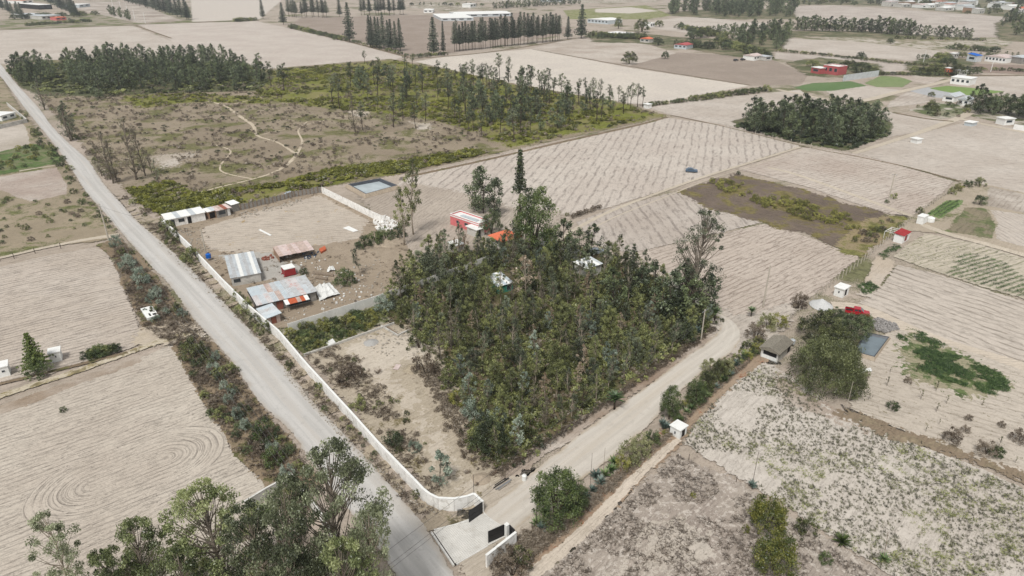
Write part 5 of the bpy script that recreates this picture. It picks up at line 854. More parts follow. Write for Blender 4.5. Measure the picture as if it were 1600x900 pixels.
def polyW(px): return [Vector(G(*p)) for p in px]
def wall_run(name, px, h, th, mat, label, step=3.0, posts=True, cope=None, panel='wall_panel', pmat=None, cat='wall'):
    W = polyW(px); t = thing(name, label, cat, (W[0].x, W[0].y, GZ)); o = W[0]; n = 0
    for a, b in zip(W, W[1:]):
        d = b - a; L = d.length; k = max(1, round(L / step)); an = math.atan2(d.y, d.x)
        for i in range(k):
            s, e = i * L / k, (i + 1) * L / k; hh = h + random.uniform(-.02, .02); org = (a.x - o.x, a.y - o.y)
            MB().box(s + (.06 if posts else 0), -th / 2, -.3, e - (.06 if posts else .004), th / 2, hh, org, an).build(panel, mat, t)
            if cope: MB().box(s, -th / 2 - .04, hh + .002, e - .004, th / 2 + .04, hh + .07, org, an).build('coping', cope, t)
            if posts: MB().box(s - .06, -th / 2 - .04, -.3, s + .06, th / 2 + .04, h + .06, org, an).build('post', pmat or mat, t)
    return t
# walls of the compound
wall_run('boundary_wall', [(255, 354), (276, 373), (301, 397)], 2.0, .26, c_white, 'white wall stretch from the top corner shed down to the black road gate', 3.5, False, c_wht)
wall_run('boundary_wall', [(309, 406), (350, 450), (392, 492), (437, 531), (482, 585), (547, 657), (590, 706), (625, 743), (650, 769), (662, 782), (672, 790), (686, 797), (710, 798), (731, 794), (741, 790)], 1.9, .26, c_white, 'long white wall beside the road curving to the paved entrance', 3.0, False, c_wht)
wall_run('boundary_wall', [(741, 790), (755, 803)], 1.9, .26, c_white, 'short white wall return carrying the black gate leaf', 3, False, c_wht)
wall_run('boundary_wall', [(760, 889), (806, 852)], 2.0, .26, c_white, 'short white wall on the right side of the paved entrance', 3, False, c_wht)
wall_run('panel_wall', [(452, 521), (492, 508), (585, 478), (690, 440), (765, 412)], 2.0, .1, c_pan, 'pale concrete panel wall crossing from the road wall into the woodland', 2.4, True)
wall_run('panel_wall', [(504, 303), (582, 342), (600, 350)], 2.1, .1, c_white, 'whitish panel wall between the ploughed yard and the upper pond', 2.4, True)
wall_run('low_wall', [(475, 558), (520, 543), (560, 528), (616, 508)], .45, .25, c_conc, 'low concrete foundation wall across the vacant lot', 3, False)
wall_run('low_wall', [(596, 512), (622, 527), (640, 518)], .35, .25, c_conc, 'broken foundation corner in the vacant lot', 3, False)
wall_run('concrete_wall', [(385, 800), (420, 778), (458, 757)], 1.6, .2, c_conc, 'grey wall with pale top ending left of the tallest tree', 3, False, c_curb); wall_run('concrete_wall', [(458, 757), (495, 805), (536, 868)], 1.6, .2, c_white, 'white topped wall running down under the tallest tree', 3, False, c_curb)
wall_run('garden_wall', [(-60, 216), (0, 202), (43, 192)], 1.6, .2, c_conc, 'pale wall in front of the white house at the left edge', 3, False, c_curb); wall_run('garden_wall', [(43, 192), (12, 166)], 1.6, .2, c_conc, 'pale side wall climbing beside the left edge house', 4, False, c_curb)
wall_run('white_wall', [(1317, 127), (1372, 119)], 3.4, .3, c_tin, 'pale metal wall beside the green clover plot', 5, False); wall_run('white_wall', [(1583, 202), (1650, 212)], 2, .2, c_wht, 'white wall right of the white cabin at the right edge', 4, False)
# plank fence
def post_line(name, px, gap, h, r, mat, label, wires=(.5, .9, 1.3), lean=.06, cat='fence'):
    W = polyW(px); o = W[0]; t = thing(name, label, cat, (o.x, o.y, GZ)); tops = []
    for a, b in zip(W, W[1:]):
        L = (b - a).length; k = max(1, round(L / gap))
        for i in range(k):
            p = a.lerp(b, i / k) - o; hh = h * random.uniform(.88, 1.1); q = (p.x + random.uniform(-lean, lean), p.y + random.uniform(-lean, lean), hh)
            MB().tube([(p.x, p.y, -.3), q], [r, r * .85], 5).build('post', mat, t); tops.append((p.x, p.y))
    m = MB()
    for z in wires:
        for a, b in zip(tops, tops[1:]): m.tube([(a[0], a[1], z), (b[0], b[1], z)], .008, 3, False)
    if wires: m.build('wire', c_wire, t)
    return t
post_line('post_fence', [(1226, 508), (1262, 478), (1290, 455), (1345, 412), (1400, 365), (1440, 332), (1508, 284)], 2.3, 1.7, .09, c_pole, 'fence of pale posts running from the tiled shed up to the bush corner')
post_line('post_fence', [(1134, 200), (1180, 211), (1250, 229), (1300, 239), (1330, 246)], 5, 1.7, .12, c_pole, 'far fence of pale posts in front of the square grove'); post_line('post_fence', [(0, 408), (22, 404), (55, 396), (95, 388), (140, 378)], 7, 1.3, .09, c_wdk, 'fence of dark posts along the upper left farm track')
post_line('wire_fence', [(790, 752), (860, 700), (960, 628), (1050, 556), (1090, 530)], 4.5, 1.3, .05, c_wood, 'thin wire fence between the woodland and the gravel track', (.4, .8, 1.15)); post_line('post_fence', [(812, 845), (850, 812), (905, 782)], 2.2, 1.2, .05, c_wdk, 'rough sticks fence among the agaves by the feathery bush', (.6,))
post_line('post_fence', [(1076, 720), (1150, 755), (1210, 785), (1300, 842)], 6, 1.1, .05, c_wdk, 'thin stick fence on the border of the dry field', ())
W_ = polyW([(376, 330), (420, 319), (460, 309), (502, 301)]); tf_ = thing('plank_fence', 'grey upright board fence at the top of the ploughed yard', 'fence', (W_[0].x, W_[0].y, GZ))
for a, b in zip(W_, W_[1:]):
    L = (b - a).length; an = math.atan2((b - a).y, (b - a).x); k = int(L / .42)
    for i in range(k): MB().box(i * L / k, -.02 + (.02 if i % 2 else 0), -.2, (i + .93) * L / k, .02 + (.02 if i % 2 else 0), 1.9 + random.uniform(-.25, .2), (a.x - W_[0].x, a.y - W_[0].y), an).build('board', c_grey if i % 3 else c_wood, tf_)
# gates
def gate(N, Rr, h, label, n=2):
    a, b = polyW([N, Rr]); d = b - a; L = d.length; an = math.atan2(d.y, d.x); t = thing('gate_leaf', label, 'gate', (a.x, a.y, GZ), an)
    m = MB(); m.box(0, -.04, .05, .06, .04, h); m.box(L - .06, -.04, .05, L, .04, h); m.box(.06, -.04, h - .06, L - .06, .04, h); m.box(.06, -.04, .05, L - .06, .04, .11); m.box(.06, -.04, h * .5 - .03, L - .06, .04, h * .5 + .03); m.build('gate_frame', c_gal if n > 2 else c_blk, t)
    for i in range(2): MB().box(.07, -.02, (.12 if i == 0 else h * .5 + .04), L - .07, .02, (h * .5 - .04 if i == 0 else h - .07)).build('gate_panel', c_blk, t)
gate((733, 819), (754, 804), 2.0, 'black steel gate leaf left of the paved entrance'); gate((763, 851), (789, 839), 2.0, 'black steel gate leaf right of the paved entrance'); gate((796, 838), (804, 846), 1.8, 'small black door leaf beside the white gate pillar'); gate((301, 398), (309, 406), 1.9, 'black gate in the white wall beside the upper road')
x, y = G(792, 841); tag_ = MB().box(-.22, -.22, -.2, .22, .22, 2.1).box(-.27, -.27, 2.1, .27, .27, 2.2).build('gate_pillar', c_wht, None, loc=(x, y, GZ), rz=AU, label='white pillar holding the right black gate leaf', cat='pillar')
# paved entrance
q4 = [Vector(G(*p)) for p in ((711, 883), (801, 835), (756, 805), (677, 833))]
m = MB(); nu, nv = 30, 22
for i in range(nu):
    for j in range(nv):
        def bl(s, t): return q4[0].lerp(q4[1], s).lerp(q4[3].lerp(q4[2], s), t)
        off = .5 if j % 2 else 0; s0, s1 = (i + .04) / nu, (i + .96) / nu; t0, t1 = (j + .04) / nv, (j + .96) / nv; P_ = [bl(s0, t0), bl(s1, t0), bl(s1, t1), bl(s0, t1)]
        m.prism([(p.x, p.y) for p in P_], GZ - .1, GZ + .05 + random.uniform(-.006, .006))
m.build('entrance_pavers', plain('paver', lin(204, 201, 194), var=.06, scale=.7, stain=(lin(168, 162, 152), .5)), None, label='pale square pavers of the entrance apron between the black gates', cat='paving', kind='stuff')
m = MB(); m.prism([(p.x, p.y) for p in q4], GZ - .2, GZ + .025); m.build('paving_bed', plain('joint_sand', lin(150, 142, 128)), kind='structure')
def kerb(a, b, w_, h, mat, nm='kerb'):
    a, b = polyW([a, b]); d = b - a; an = math.atan2(d.y, d.x); k = max(1, round(d.length / 1.2))
    for i in range(k): MB().box(i * d.length / k + .01, -w_ / 2, -.2, (i + 1) * d.length / k - .01, w_ / 2, h, (a.x, a.y), an).build(nm, mat, None, loc=(0, 0, GZ), kind='structure')
kerb((674, 834), (709, 886), .22, .13, c_curb); kerb((678, 831), (733, 817), .2, .13, c_curb); kerb((713, 884), (762, 856), .16, .1, c_curb); kerb((756, 804), (771, 820), .16, .1, c_curb); kerb((678, 835), (712, 885), .3, .02, c_dark, 'drain')
# sheds of the compound
TM = [c_tin, c_tin2, c_tin3, c_tin, c_tin2, c_wht]
build('long_shed', (264, 357), (322, 345), (255, 350), 2.3, c_white, 'sheet', c_wht, 'long white shed with white roof in the top corner of the compound', 'shed', (('R', .06, .18, 0, 2.0, 'door', c_glass), ('R', .28, .44, .9, 1.9), ('R', .52, .62, 0, 2.0, 'door')), .3, rise=.25, sheets=8, mats=[c_wht, c_wht, c_tin])
build('brick_shed', (327, 344), (339, 341), (324, 339), 2.2, c_brick, 'sheet', c_tin, 'broken shed with clay walls between white and rusty sheds', 'shed', (('R', .15, .85, .1, 1.9, 'door'),), .2, rise=.2, sheets=2, mats=[c_wht, c_tin])
build('rusty_shed', (341, 342), (362, 337), (337, 336), 2.2, c_grey, 'sheet', c_tin3, 'shed with pinkish rusty roof and dark opening', 'shed', (('R', .1, .6, .8, 2.0), ('R', .72, .95, 0, 2.0, 'door', c_wht)), .3, rise=.15, sheets=4, mats=[c_tin3, c_rust3, c_rust, c_tin3])
build('tin_shed', (364, 333), (375, 330), (361, 328), 2.3, c_grey, 'sheet', c_wht, 'small grey board shed with white roof at the fence end', 'shed', (), .25, rise=.2, sheets=2, mats=[c_wht])
build('block_house', (364, 449), (409, 441), (333, 419), 2.1, c_conc, 'sheet', c_tin, 'block house with ribbed metal roof against the road wall', 'house', (('R', .06, .3, .8, 1.7), ('L', .3, .4, .9, 1.6)), .2, rise=.25, sheets=9, mats=[c_tin, c_tin4, c_tin, c_wht])
t, L, W = build('metal_roof_shed', (406, 493), (495, 471), (380, 474), 2.1, c_grey, 'sheetx', c_tin, 'big patchy metal roofed shed with pink and rusty sheets', 'shed', (('R', .3, .42, 0, 1.9, 'door', c_rust), ('R', .5, .9, .2, 1.7)), .3, rise=.02, sheets=1, mats=[c_dark])
for i in range(11):
    for j in range(2):
        wd = (L + .6) / 11; yy0, yy1 = -.4 + j * (W + .8) / 2, -.4 + (j + 1) * (W + .8) / 2 + .15; z = 2.3 + j * .3 + .01 * (i % 2)
        corr(-.3 + i * wd - .04, -.3 + (i + 1) * wd + .04, yy0, yy1, z, z + .32, random.choice([c_tin, c_tin4, c_tin, c_tin5, c_tin4, c_tin2] if (i + j) % 4 else [c_tin5, c_rust3, c_tin3]), t, n=4)
for i in range(6): corr(L * .42 + i * .85, L * .42 + (i + 1) * .85 + .05, -2.2, -.35, 1.75, 2.15, [c_wht, c_rust2, c_rust2, c_rust3, c_rust2, c_wht][i], t, n=4)
for i in range(4): MB().tube([(L * .45 + i * 1.6, -2.1, -.2), (L * .45 + i * 1.6, -2.1, 1.75)], .05, 5).build('post', c_wdk, t)
build('small_shed', (419, 510), (439, 504), (405, 496), 1.7, c_rust3, 'sheetx', c_tin2, 'small shed with pale bluish roof beside the road wall', 'shed', (('R', .3, .7, 0, 1.5, 'door', c_rust),), .35, rise=.3, sheets=4, mats=[c_tin2, c_tin, c_tin4, c_tin2])
t, L, W = (lambda a: (thing('lean_to', 'low rusty roofed open lean to with junk beneath in the yard', 'shed', (a[0].x, a[0].y, GZ), a[1]), a[2], a[3]))(ori((438, 412), (492, 401), (424, 400)))
for i in range(8): corr(i * L / 8 - .03, (i + 1) * L / 8 + .03, -.3, W + .2, 1.75 + random.uniform(-.05, .05), 2.1, random.choice([c_rust3, c_rust3, c_tin3]), t, n=4)
for i in range(5): MB().tube([(i * L / 4.02 + .05, 0, -.2), (i * L / 4.02 + .05, 0, 1.75)], .06, 5).build('post', c_wdk, t)
MB().box(0, W - .1, -.2, L, W, 1.9).box(-.05, .1, -.2, .05, W - .1, 1.75).build('back_wall', c_brick, t)
t, L, W = build('red_cabin', (446, 435), (463, 431), (441, 429), 1.9, c_redp, 'slab', c_wht, 'red box cabin with white top on skids in the yard', 'cabin', (), .06, base=.2)
for yy in (.2, W - .35): MB().box(-.3, yy, 0, L + .3, yy + .15, .2).build('skid', c_redp, t)
# houses
t, L, W = build('pink_house', (749, 367), (765, 361), (707, 350), 3.0, c_pink, 'parapet', c_wht, 'long flat roofed pink house with white coping behind the woodland', 'house', (('L', .38, .5, 1.0, 1.9), ('L', .7, .78, 1.0, 1.8), ('R', .3, .6, 1, 2)))
MB().box(-.06, -.06, 2.45, L + .06, -.005, 2.75).box(-.06, -.005, 2.45, -.005, W, 2.75).build('white_band', c_wht, t); MB().box(L * .3, W * .2, 2.66, L * .6, W * .75, 2.9).build('skylight', c_tin2, t)
t, L, W = build('porch_room', (745, 372), (757, 368), (735, 364), 2.0, c_conc, 'slab', c_wht, 'small annex with white slab roof before the pink house', 'annex', (('R', .2, .5, 0, 1.8, 'door'),), .3)
build('orange_roof_house', (784, 391), (812, 383), (769, 381), 2.3, c_conc, 'hip', c_orng, 'house with bright orange hipped roof behind the trees', 'house', (('R', .2, .4, .9, 1.8), ('L', .3, .6, .9, 1.8)), .5, rise=1.6)
build('green_hut', (778, 461), (801, 455), (764, 445), 1.9, c_gren, 'sheet', c_tin2, 'green hut with pale metal roof inside the woodland', 'hut', (('R', .6, .9, .4, 1.5, 'window'),), .25, rise=.35, sheets=5, mats=[c_tin2, c_wht])
build('white_roof_house', (915, 437), (939, 429), (903, 426), 2.6, c_conc, 'sheet', c_wht, 'white roofed house half hidden by trees at the back of the woodland', 'house', (), .3, rise=.3, sheets=6, mats=[c_wht, c_tin]); build('white_roof_house', (893, 412), (905, 408), (880, 402), 2.4, c_conc, 'slab', c_wht, 'small pale flat roofed hut left of the car under trees', 'hut', (), .3)
build('white_roof_house', (712, 398), (726, 394), (699, 392), 2.0, c_conc, 'slab', c_wht, 'low white roof among the young trees below the pink house', 'hut', (), .2)
t, L, W = build('tiled_shed', (1214, 568), (1234, 550), (1185, 560), 1.9, c_conc, 'gable', c_tile, 'stone shed with grey tiled gable roof and white half wall', 'shed', (('L', .08, .86, .75, 1.8, 'window', c_dark), ('R', .75, .95, 0, 1.7, 'door')), .35, rise=.75)  # open left side: a dark pane whose colour stands for the shade inside
m = MB()
for j in range(9):
    for i in range(16):
        x0 = -.36 + i * (L + .72) / 16; sgn = 1; yb = -.36 + j * (W / 2 + .3) / 9; z = 1.92 + .75 * (yb + .36) / (W / 2 + .36); m.box(x0 + .01, yb, z, x0 + (L + .72) / 16 - .01, yb + (W / 2 + .3) / 9 + .05, z + .05 + random.uniform(0, .03)); m.box(x0 + .01, W - yb - (W / 2 + .3) / 9 - .05, z, x0 + (L + .72) / 16 - .01, W - yb, z + .05 + random.uniform(0, .03))
m.build('roof_tiles', c_tile, t, kind='stuff'); MB().box(-.06, .2, 0, -.01, W - .2, .72).build('half_wall', c_wht, t)
build('white_hut', (1316, 466), (1325, 460), (1301, 462), 1.8, c_wht, 'slab', c_wht, 'little white block hut beside the gravel heap and pickup', 'hut', (('L', .4, .55, .7, 1.2), ('R', .3, .6, 0, 1.5, 'door')), .2)
build('white_hut', (1061, 688), (1072, 680), (1044, 681), 1.55, c_wht, 'slab', c_wht, 'white hut with clean flat roof at the end of the track hedge', 'hut', (('L', .4, .55, .5, 1.0), ('R', .3, .7, 0, 1.3, 'door')), .15)
build('white_hut', (80, 569), (98, 565), (76, 562), 1.9, c_wht, 'slab', c_wht, 'white hut behind the little araucaria', 'hut', (('R', .5, .62, .9, 1.3),), .12); build('white_hut', (-7, 594), (17, 588), (-12, 586), 1.9, c_wht, 'slab', c_wht, 'white hut cut by the left edge of the picture', 'hut', (('R', .55, .75, .9, 1.3),), .12)
t, L, W = build('concrete_tank', (231, 503), (249, 498), (221, 488), .5, c_wht, 'slab', c_wht, 'low white concrete box with dark hatches beside the left field', 'tank', (), .02)
for (a, b, c, d) in ((.55, .45, .8, .65), (.3, .1, .45, .35), (.6, .1, .9, .25)): MB().box(L * a, W * b, .665, L * c, W * d, .69).build('hatch', c_dark, t)
t, L, W = build('red_top_hut', (1409, 381), (1420, 374), (1394, 378), 1.9, c_wht, 'sheet', c_rust, 'white hut with dark red roof beside the post fence', 'hut', (('R', .3, .6, 0, 1.6, 'door', c_redp),), .2, rise=.3, sheets=4, mats=[c_redp])
m = MB(); [m.box(x0, W + .2, 1.9, x0 + .08, W + 2.6, 2.0) for x0 in (.2, L * .35, L * .65, L - .3)]; m.box(.1, W + 2.5, 1.8, L, W + 2.6, 1.9); [m.box(x0, W + 2.5, 0, x0 + .1, W + 2.6, 1.8) for x0 in (.15, L - .25)]; m.build('pergola', c_wht, t)
build('tank_hut', (1441, 352), (1448, 348), (1432, 349), 2.0, c_wht, 'slab', c_wht, 'square white hut left of the white tank by the fence', 'hut', (), .1)
def tank(name, px, py, r, h, mat, label, z0=0.0, cat='tank'):
    x, y = G(px, py); t = thing(name, label, cat, (x, y, GZ)); MB().tube([(0, 0, z0 - .05), (0, 0, z0 + h * .85), (0, 0, z0 + h)], [r, r, r * .55], 14).build('tank_body', mat, t); MB().tube([(0, 0, z0 + h), (0, 0, z0 + h + .12)], r * .3, 10).build('lid', mat, t); return t
tank('water_tank', 1453, 347, 1.1, 1.3, c_wht, 'white plastic tank beside the square white hut'); tank('water_tank', 327, 408, .62, 1.1, c_blue, 'bright blue tank on the corner of the metal roofed block house', .7); tank('water_tank', 819, 752, .35, .95, c_wht, 'white barrel standing at the edge of the gravel track', cat='barrel')
tank('water_tank', 1237, 541, .5, .8, c_tin, 'pale tank behind the tiled shed', .5)
# ponds
def pond(px, rim, hh, wl, water, label):
    W = polyW(px); c = sum(W, Vector((0, 0))) / 4; t = thing('pond', label, 'pond', (c.x, c.y, GZ)); out = [p - c for p in W]; top = [p * (1 - rim / p.length) for p in out]; inn = [p * (1 - rim * 1.5 / p.length) for p in out]; low = [p * (1 - rim * 2.2 / p.length) for p in out]
    V = [(p.x, p.y, -.1) for p in out] + [(p.x, p.y, hh) for p in top]; n = 4; MB().add(V, [(i, (i + 1) % 4, (i + 1) % 4 + 4, i + 4) for i in range(4)]).build('bank', soil_b, t)
    V = [(p.x, p.y, hh) for p in top] + [(p.x, p.y, hh - .02) for p in inn] + [(p.x, p.y, wl - .15) for p in low]; MB().add(V, [(i + k, (i + 1) % 4 + k, (i + 1) % 4 + 4 + k, i + 4 + k) for k in (0, 4) for i in range(4)]).build('liner', c_line, t)
    k2 = [a.lerp(b, (hh - wl) / (hh - wl + .15)) for a, b in zip(inn, low)]; MB().add([(p.x, p.y, wl) for p in k2], [(0, 1, 2, 3)]).build('water', water, t)
soil_b = plain('bank_earth', lin(160, 146, 128), var=.15, scale=1.5)
def water(name, c, r):
    t = NT(name); p = t.pos(); t.l(t.mix(t.step(t.noise(p, .5, 4), .35, .65), c, sc4(c, .85)), t.b.inputs['Base Color']); t.b.inputs['Roughness'].default_value = r; t.b.inputs['Specular IOR Level'].default_value = .5; t.bump(t.noise(p, 2.5, 3), .06, .05); return t.m
pond([(570, 311), (628, 295), (596, 282), (538, 293)], 1.3, 1.0, .25, water('pond_water_pale', lin(168, 178, 180), .3), 'rectangular lined pond with pale milky water behind the yard wall')
pond([(1366, 566), (1392, 530), (1350, 521), (1330, 556)], .7, .5, .2, water('pond_water_grey', lin(112, 124, 130), .15), 'small dark lined pond beside the biggest broadleaf tree')
# poles and wires
def pole(px, pb, pt, r, mat, label, arm=True, lean=(0, 0), cat='pole', name='utility_pole', group=None):
    x, y = G(px, pb); h = HG(px, pb, pt); t = thing(name, label, cat, (x, y, GZ), AV, group); MB().tube([(0, 0, -.5), (lean[0] * h, lean[1] * h, h)], [r, r * .65], 8).build('shaft', mat, t)
    if arm:
        MB().box(lean[0] * h - .7, -.05, h - .5, lean[0] * h + .7, .05, h - .4).build('crossarm', c_gal, t)
        for s in (-.6, 0, .6): MB().tube([(lean[0] * h + s, 0, h - .4), (lean[0] * h + s, 0, h - .25)], .05, 6).build('insulator', c_wht, t)
    return x, y, h
A1 = pole(170, 376, 320, .22, c_pole, 'concrete pole on the left verge at the upper farm track'); A2_ = pole(322, 398, 359, .2, c_pole, 'pole beside the blue tank in the yard', False)
pole(1192, 481, 417, .2, c_pole, 'lone pale pole at the corner of the furrowed field', False); pole(1387, 318, 272, .2, c_pole, 'lone pole with lamp in the upper right ploughed field'); pole(1310, 213, 189, .25, c_wdk, 'leaning pole beside the far right farm track', False); pole(1443, 97, 79, .2, c_wht, 'white pole left of the round far tree', False); pole(1548, 112, 95, .2, c_wht, 'white pole before the long white far cabin', False)
pole(838, 823, 757, .05, c_wdk, 'thin dry agave stalk left of the feathery bush', False, cat='stalk', name='agave_stalk'); pole(1381, 876, 838, .05, c_wood, 'thin leaning stalk above the dark agave', False, (.12, 0), cat='stalk', name='agave_stalk'); pole(1175, 760, 706, .04, c_wdk, 'thin dry stalk over the pale agave', False, cat='stalk', name='agave_stalk'); pole(922, 762, 710, .03, c_wdk, 'twiggy dry stalk in the agave row', False, cat='stalk', name='agave_stalk'); pole(942, 748, 702, .03, c_wood, 'second twiggy dry stalk in the agave row', False, cat='stalk', name='agave_stalk')
pole(741, 788, 744, .04, c_blk, 'thin dark pipe rising from the gate wall end', False, cat='pipe', name='gate_pipe'); pole(1322, 640, 598, .05, c_pole, 'thin pale post in front of the biggest broadleaf tree', False, cat='post', name='thin_post')
for q, b, t_ in ((227, 36, 19), (211, 32, 15), (199, 18, 5), (188, 12, 2), (176, 9, 0)): pole(q, b, t_, .3, c_wht, 'white post along the far left lane', False, cat='post', name='lane_post', group='white posts along the far left lane')
def wire(a, b, sag, label):
    P_ = [(a[0] + (b[0] - a[0]) * t, a[1] + (b[1] - a[1]) * t, a[2] + (b[2] - a[2]) * t - sag * 4 * t * (1 - t)) for t in [i / 16 for i in range(17)]]; MB().tube(P_, .022, 4, False).build('power_line', c_wire, None, label=label, cat='wire')
e1, e2 = G(1101, 490, 6), G(565, 905, 8)
for o, l in ((-.7, 'left strand of the power line along the woodland edge'), (.5, 'middle strand of the power line along the woodland edge'), (.9, 'right strand of the power line along the woodland edge')): wire((e1[0] + o, e1[1] - o, 6.4), (e2[0] + o, e2[1] - o, 8), .5, l)
for (x, y), hh_, l in ((e1, 6.7, 'grey pole hidden in the trees at the track bend'), (e2, 8.3, 'grey pole behind the tallest foreground tree')):
    t = thing('utility_pole', l, 'pole', (x, y, GZ), AU); MB().tube([(0, 0, -.5), (0, 0, hh_)], [.16, .11], 8).build('shaft', c_pole, t); MB().box(-1, -.05, hh_ - .45, 1.2, .05, hh_ - .33).build('crossarm', c_gal, t)
e3 = G(585, 912, 7)
for o, l in ((-.5, 'outer strand of the wires above the left verge'), (0, 'middle strand of the wires above the left verge'), (.5, 'inner strand of the wires above the left verge')): wire((A1[0] + o, A1[1] + o, A1[2] - .2), (e3[0] + o, e3[1] + o, 7), .8, l)
wire((A1[0], A1[1], A1[2] - .3), (A2_[0], A2_[1], A2_[2] - .2), .8, 'single wire crossing the road to the pole in the yard')
# vehicles
c_car = {k: plain(k + '_car_paint', c, .25, .1, .02, .5, .5) for k, c in (('red', lin(168, 24, 40)), ('blue', lin(72, 92, 112)), ('white', lin(214, 214, 212)), ('silver', lin(150, 158, 164)), ('dark', lin(50, 52, 56)))}
c_tyre = plain('tyre_rubber', lin(30, 30, 30), .9); c_chr = plain('chrome', lin(190, 190, 190), .25, .8, .03)
def ext(m, prof, y0, y1, taper=0.0, zt=0.0):
    n = len(prof); f = lambda z, y, s: y + s * taper * max(0, (z - zt)); V = [(x, f(z, y0, 1), z) for x, z in prof] + [(x, f(z, y1, -1), z) for x, z in prof]
    return m.add(V, [tuple(range(n)), tuple(range(n, 2 * n))[::-1]] + [((i + 1) % n, i, i + n, (i + 1) % n + n) for i in range(n)])
def wheels(t, xs, w, r=.36):
    for x in xs:
        for s in (0, 1):
            y = .02 if s == 0 else w - .02; q = MB().tube([(x, y - (0 if s == 0 else .22), r), (x, y + (.22 if s == 0 else 0), r)], r, 14).build('wheel', c_tyre, t); MB().tube([(x, y + (-.015 if s == 0 else -.02), r), (x, y + (.02 if s == 0 else .015), r)], r * .55, 10).build('rim', c_chr, q)
def pickup(N, F_, paint, label):
    a, b = polyW([N, F_]); d = b - a; t = thing('pickup_truck', label, 'pickup', (a.x, a.y, GZ), math.atan2(d.y, d.x)); w = 1.8; m = MB()
    ext(m, [(0, .45), (.05, 1.0), (.1, 1.05), (1.6, 1.05), (1.62, .75), (1.62, .4), (.4, .38)][::1], 0, .08); ext(m, [(0, .45), (.05, 1.0), (.1, 1.05), (1.6, 1.05), (1.62, .4), (.4, .38)], w - .08, w); m.box(0, .08, .4, .1, w - .08, 1.03); m.box(.1, .08, .4, 1.6, w - .08, .6)
    ext(m, [(1.6, .4), (1.6, 1.08), (3.75, 1.08), (4.0, 1.02), (5.0, .9), (5.15, .75), (5.15, .4)], 0, w); ext(m, [(1.62, 1.08), (1.78, 1.62), (1.9, 1.68), (3.0, 1.68), (3.15, 1.62), (3.85, 1.08)], 0.02, w - .02, .22, 1.08); m.build('body', paint, t)
    MB().box(.12, .1, .605, 1.56, w - .1, .64).box(.1, .02, 1.055, 1.55, .1, 1.1).box(.1, w - .1, 1.055, 1.55, w - .02, 1.1).build('bed_liner', c_tyre, t)
    for s in (0, 1):
        y0 = .02 if s == 0 else w - .05; m = MB(); k = .22
        for x0, x1 in ((1.88, 2.55), (2.65, 3.35)):
            z0, z1 = 1.14, 1.56; e0, e1_ = k * (z0 - 1.08), k * (z1 - 1.08); yy = lambda e: (.02 + e - .012) if s == 0 else (w - .02 - e + .012); xt = x1 - (.28 if x1 > 3 else 0); m.add([(x0, yy(e0), z0), (x1, yy(e0), z0), (xt, yy(e1_), z1), (x0 + .05, yy(e1_), z1)], [(0, 1, 2, 3)] if s == 0 else [(3, 2, 1, 0)])
        m.build('side_window', c_glass, t); MB().box(3.3, -.16 if s == 0 else w, 1.1, 3.42, 0 if s == 0 else w + .16, 1.26).build('mirror', paint, t); MB().box(5.1, .1 if s == 0 else w - .42, .68, 5.17, .42 if s == 0 else w - .1, .84).build('headlight', c_wht, t)
        MB().box(-.02, .03 if s == 0 else w - .16, .7, .03, .16 if s == 0 else w - .03, .98).build('tail_light', c_redp, t)
    MB().add([(3.2, .2, 1.6), (3.2, w - .2, 1.6), (3.82, w - .1, 1.13), (3.82, .1, 1.13)], [(0, 3, 2, 1)]).build('windscreen', c_glass, t); MB().box(5.12, .1, .42, 5.24, w - .1, .6).build('bumper', c_chr, t); MB().box(-.1, .1, .42, 0, w - .1, .56).build('bumper', c_chr, t); wheels(t, (1.0, 4.25), w); t.scale = (.93,) * 3; return t
pickup((1319, 492), (1358, 499), c_car['red'], 'red double cab pickup truck parked above the pond')
def car(N, F_, paint, label, group=None):
    a, b = polyW([N, F_]); d = b - a; t = thing('parked_car', label, 'car', (a.x, a.y, GZ), math.atan2(d.y, d.x), group, 1.0); w = 1.7; m = MB(); ext(m, [(0, .35), (0, .85), (.15, .95), (3.1, .95), (4.0, .82), (4.15, .6), (4.1, .32), (.1, .3)], 0, w); ext(m, [(.3, .95), (.75, 1.4), (2.2, 1.42), (3.1, .95)], .03, w - .03, .25, .95); m.build('body', paint, t)
    for s in (0, 1):
        yy = lambda z: (.03 + .25 * (z - .95) - .012) if s == 0 else (w - .03 - .25 * (z - .95) + .012); MB().add([(.62, yy(1), 1.0), (2.85, yy(1), 1.0), (2.2, yy(1.34), 1.34), (.9, yy(1.34), 1.34)], [(0, 1, 2, 3)] if s == 0 else [(3, 2, 1, 0)]).build('side_window', c_glass, t)
    MB().add([(2.3, .2, 1.385), (2.3, w - .2, 1.385), (3.06, w - .12, .985), (3.06, .12, .985)], [(0, 3, 2, 1)]).build('windscreen', c_glass, t); wheels(t, (.8, 3.35), w, .3); return t
car((1071, 270), (1088, 271), c_car['blue'], 'blue car alone on the pale ploughed field'); car((447, 310), (463, 307), c_car['silver'], 'pale car wreck beside the board fence'); car((922, 400), (938, 399), c_car['silver'], 'silver car parked under the trees at the back'); car((1148, 96), (1158, 95), c_car['dark'], 'dark car left of the white cabin far away'); car((1159, 95), (1169, 94), c_car['dark'], 'dark car nearest the white cabin far away'); car((106, 31), (118, 31), c_car['dark'], 'dark car by the pink far left house'); car((850, 388), (861, 385), c_car['white'], 'white car among the trees behind the woodland')
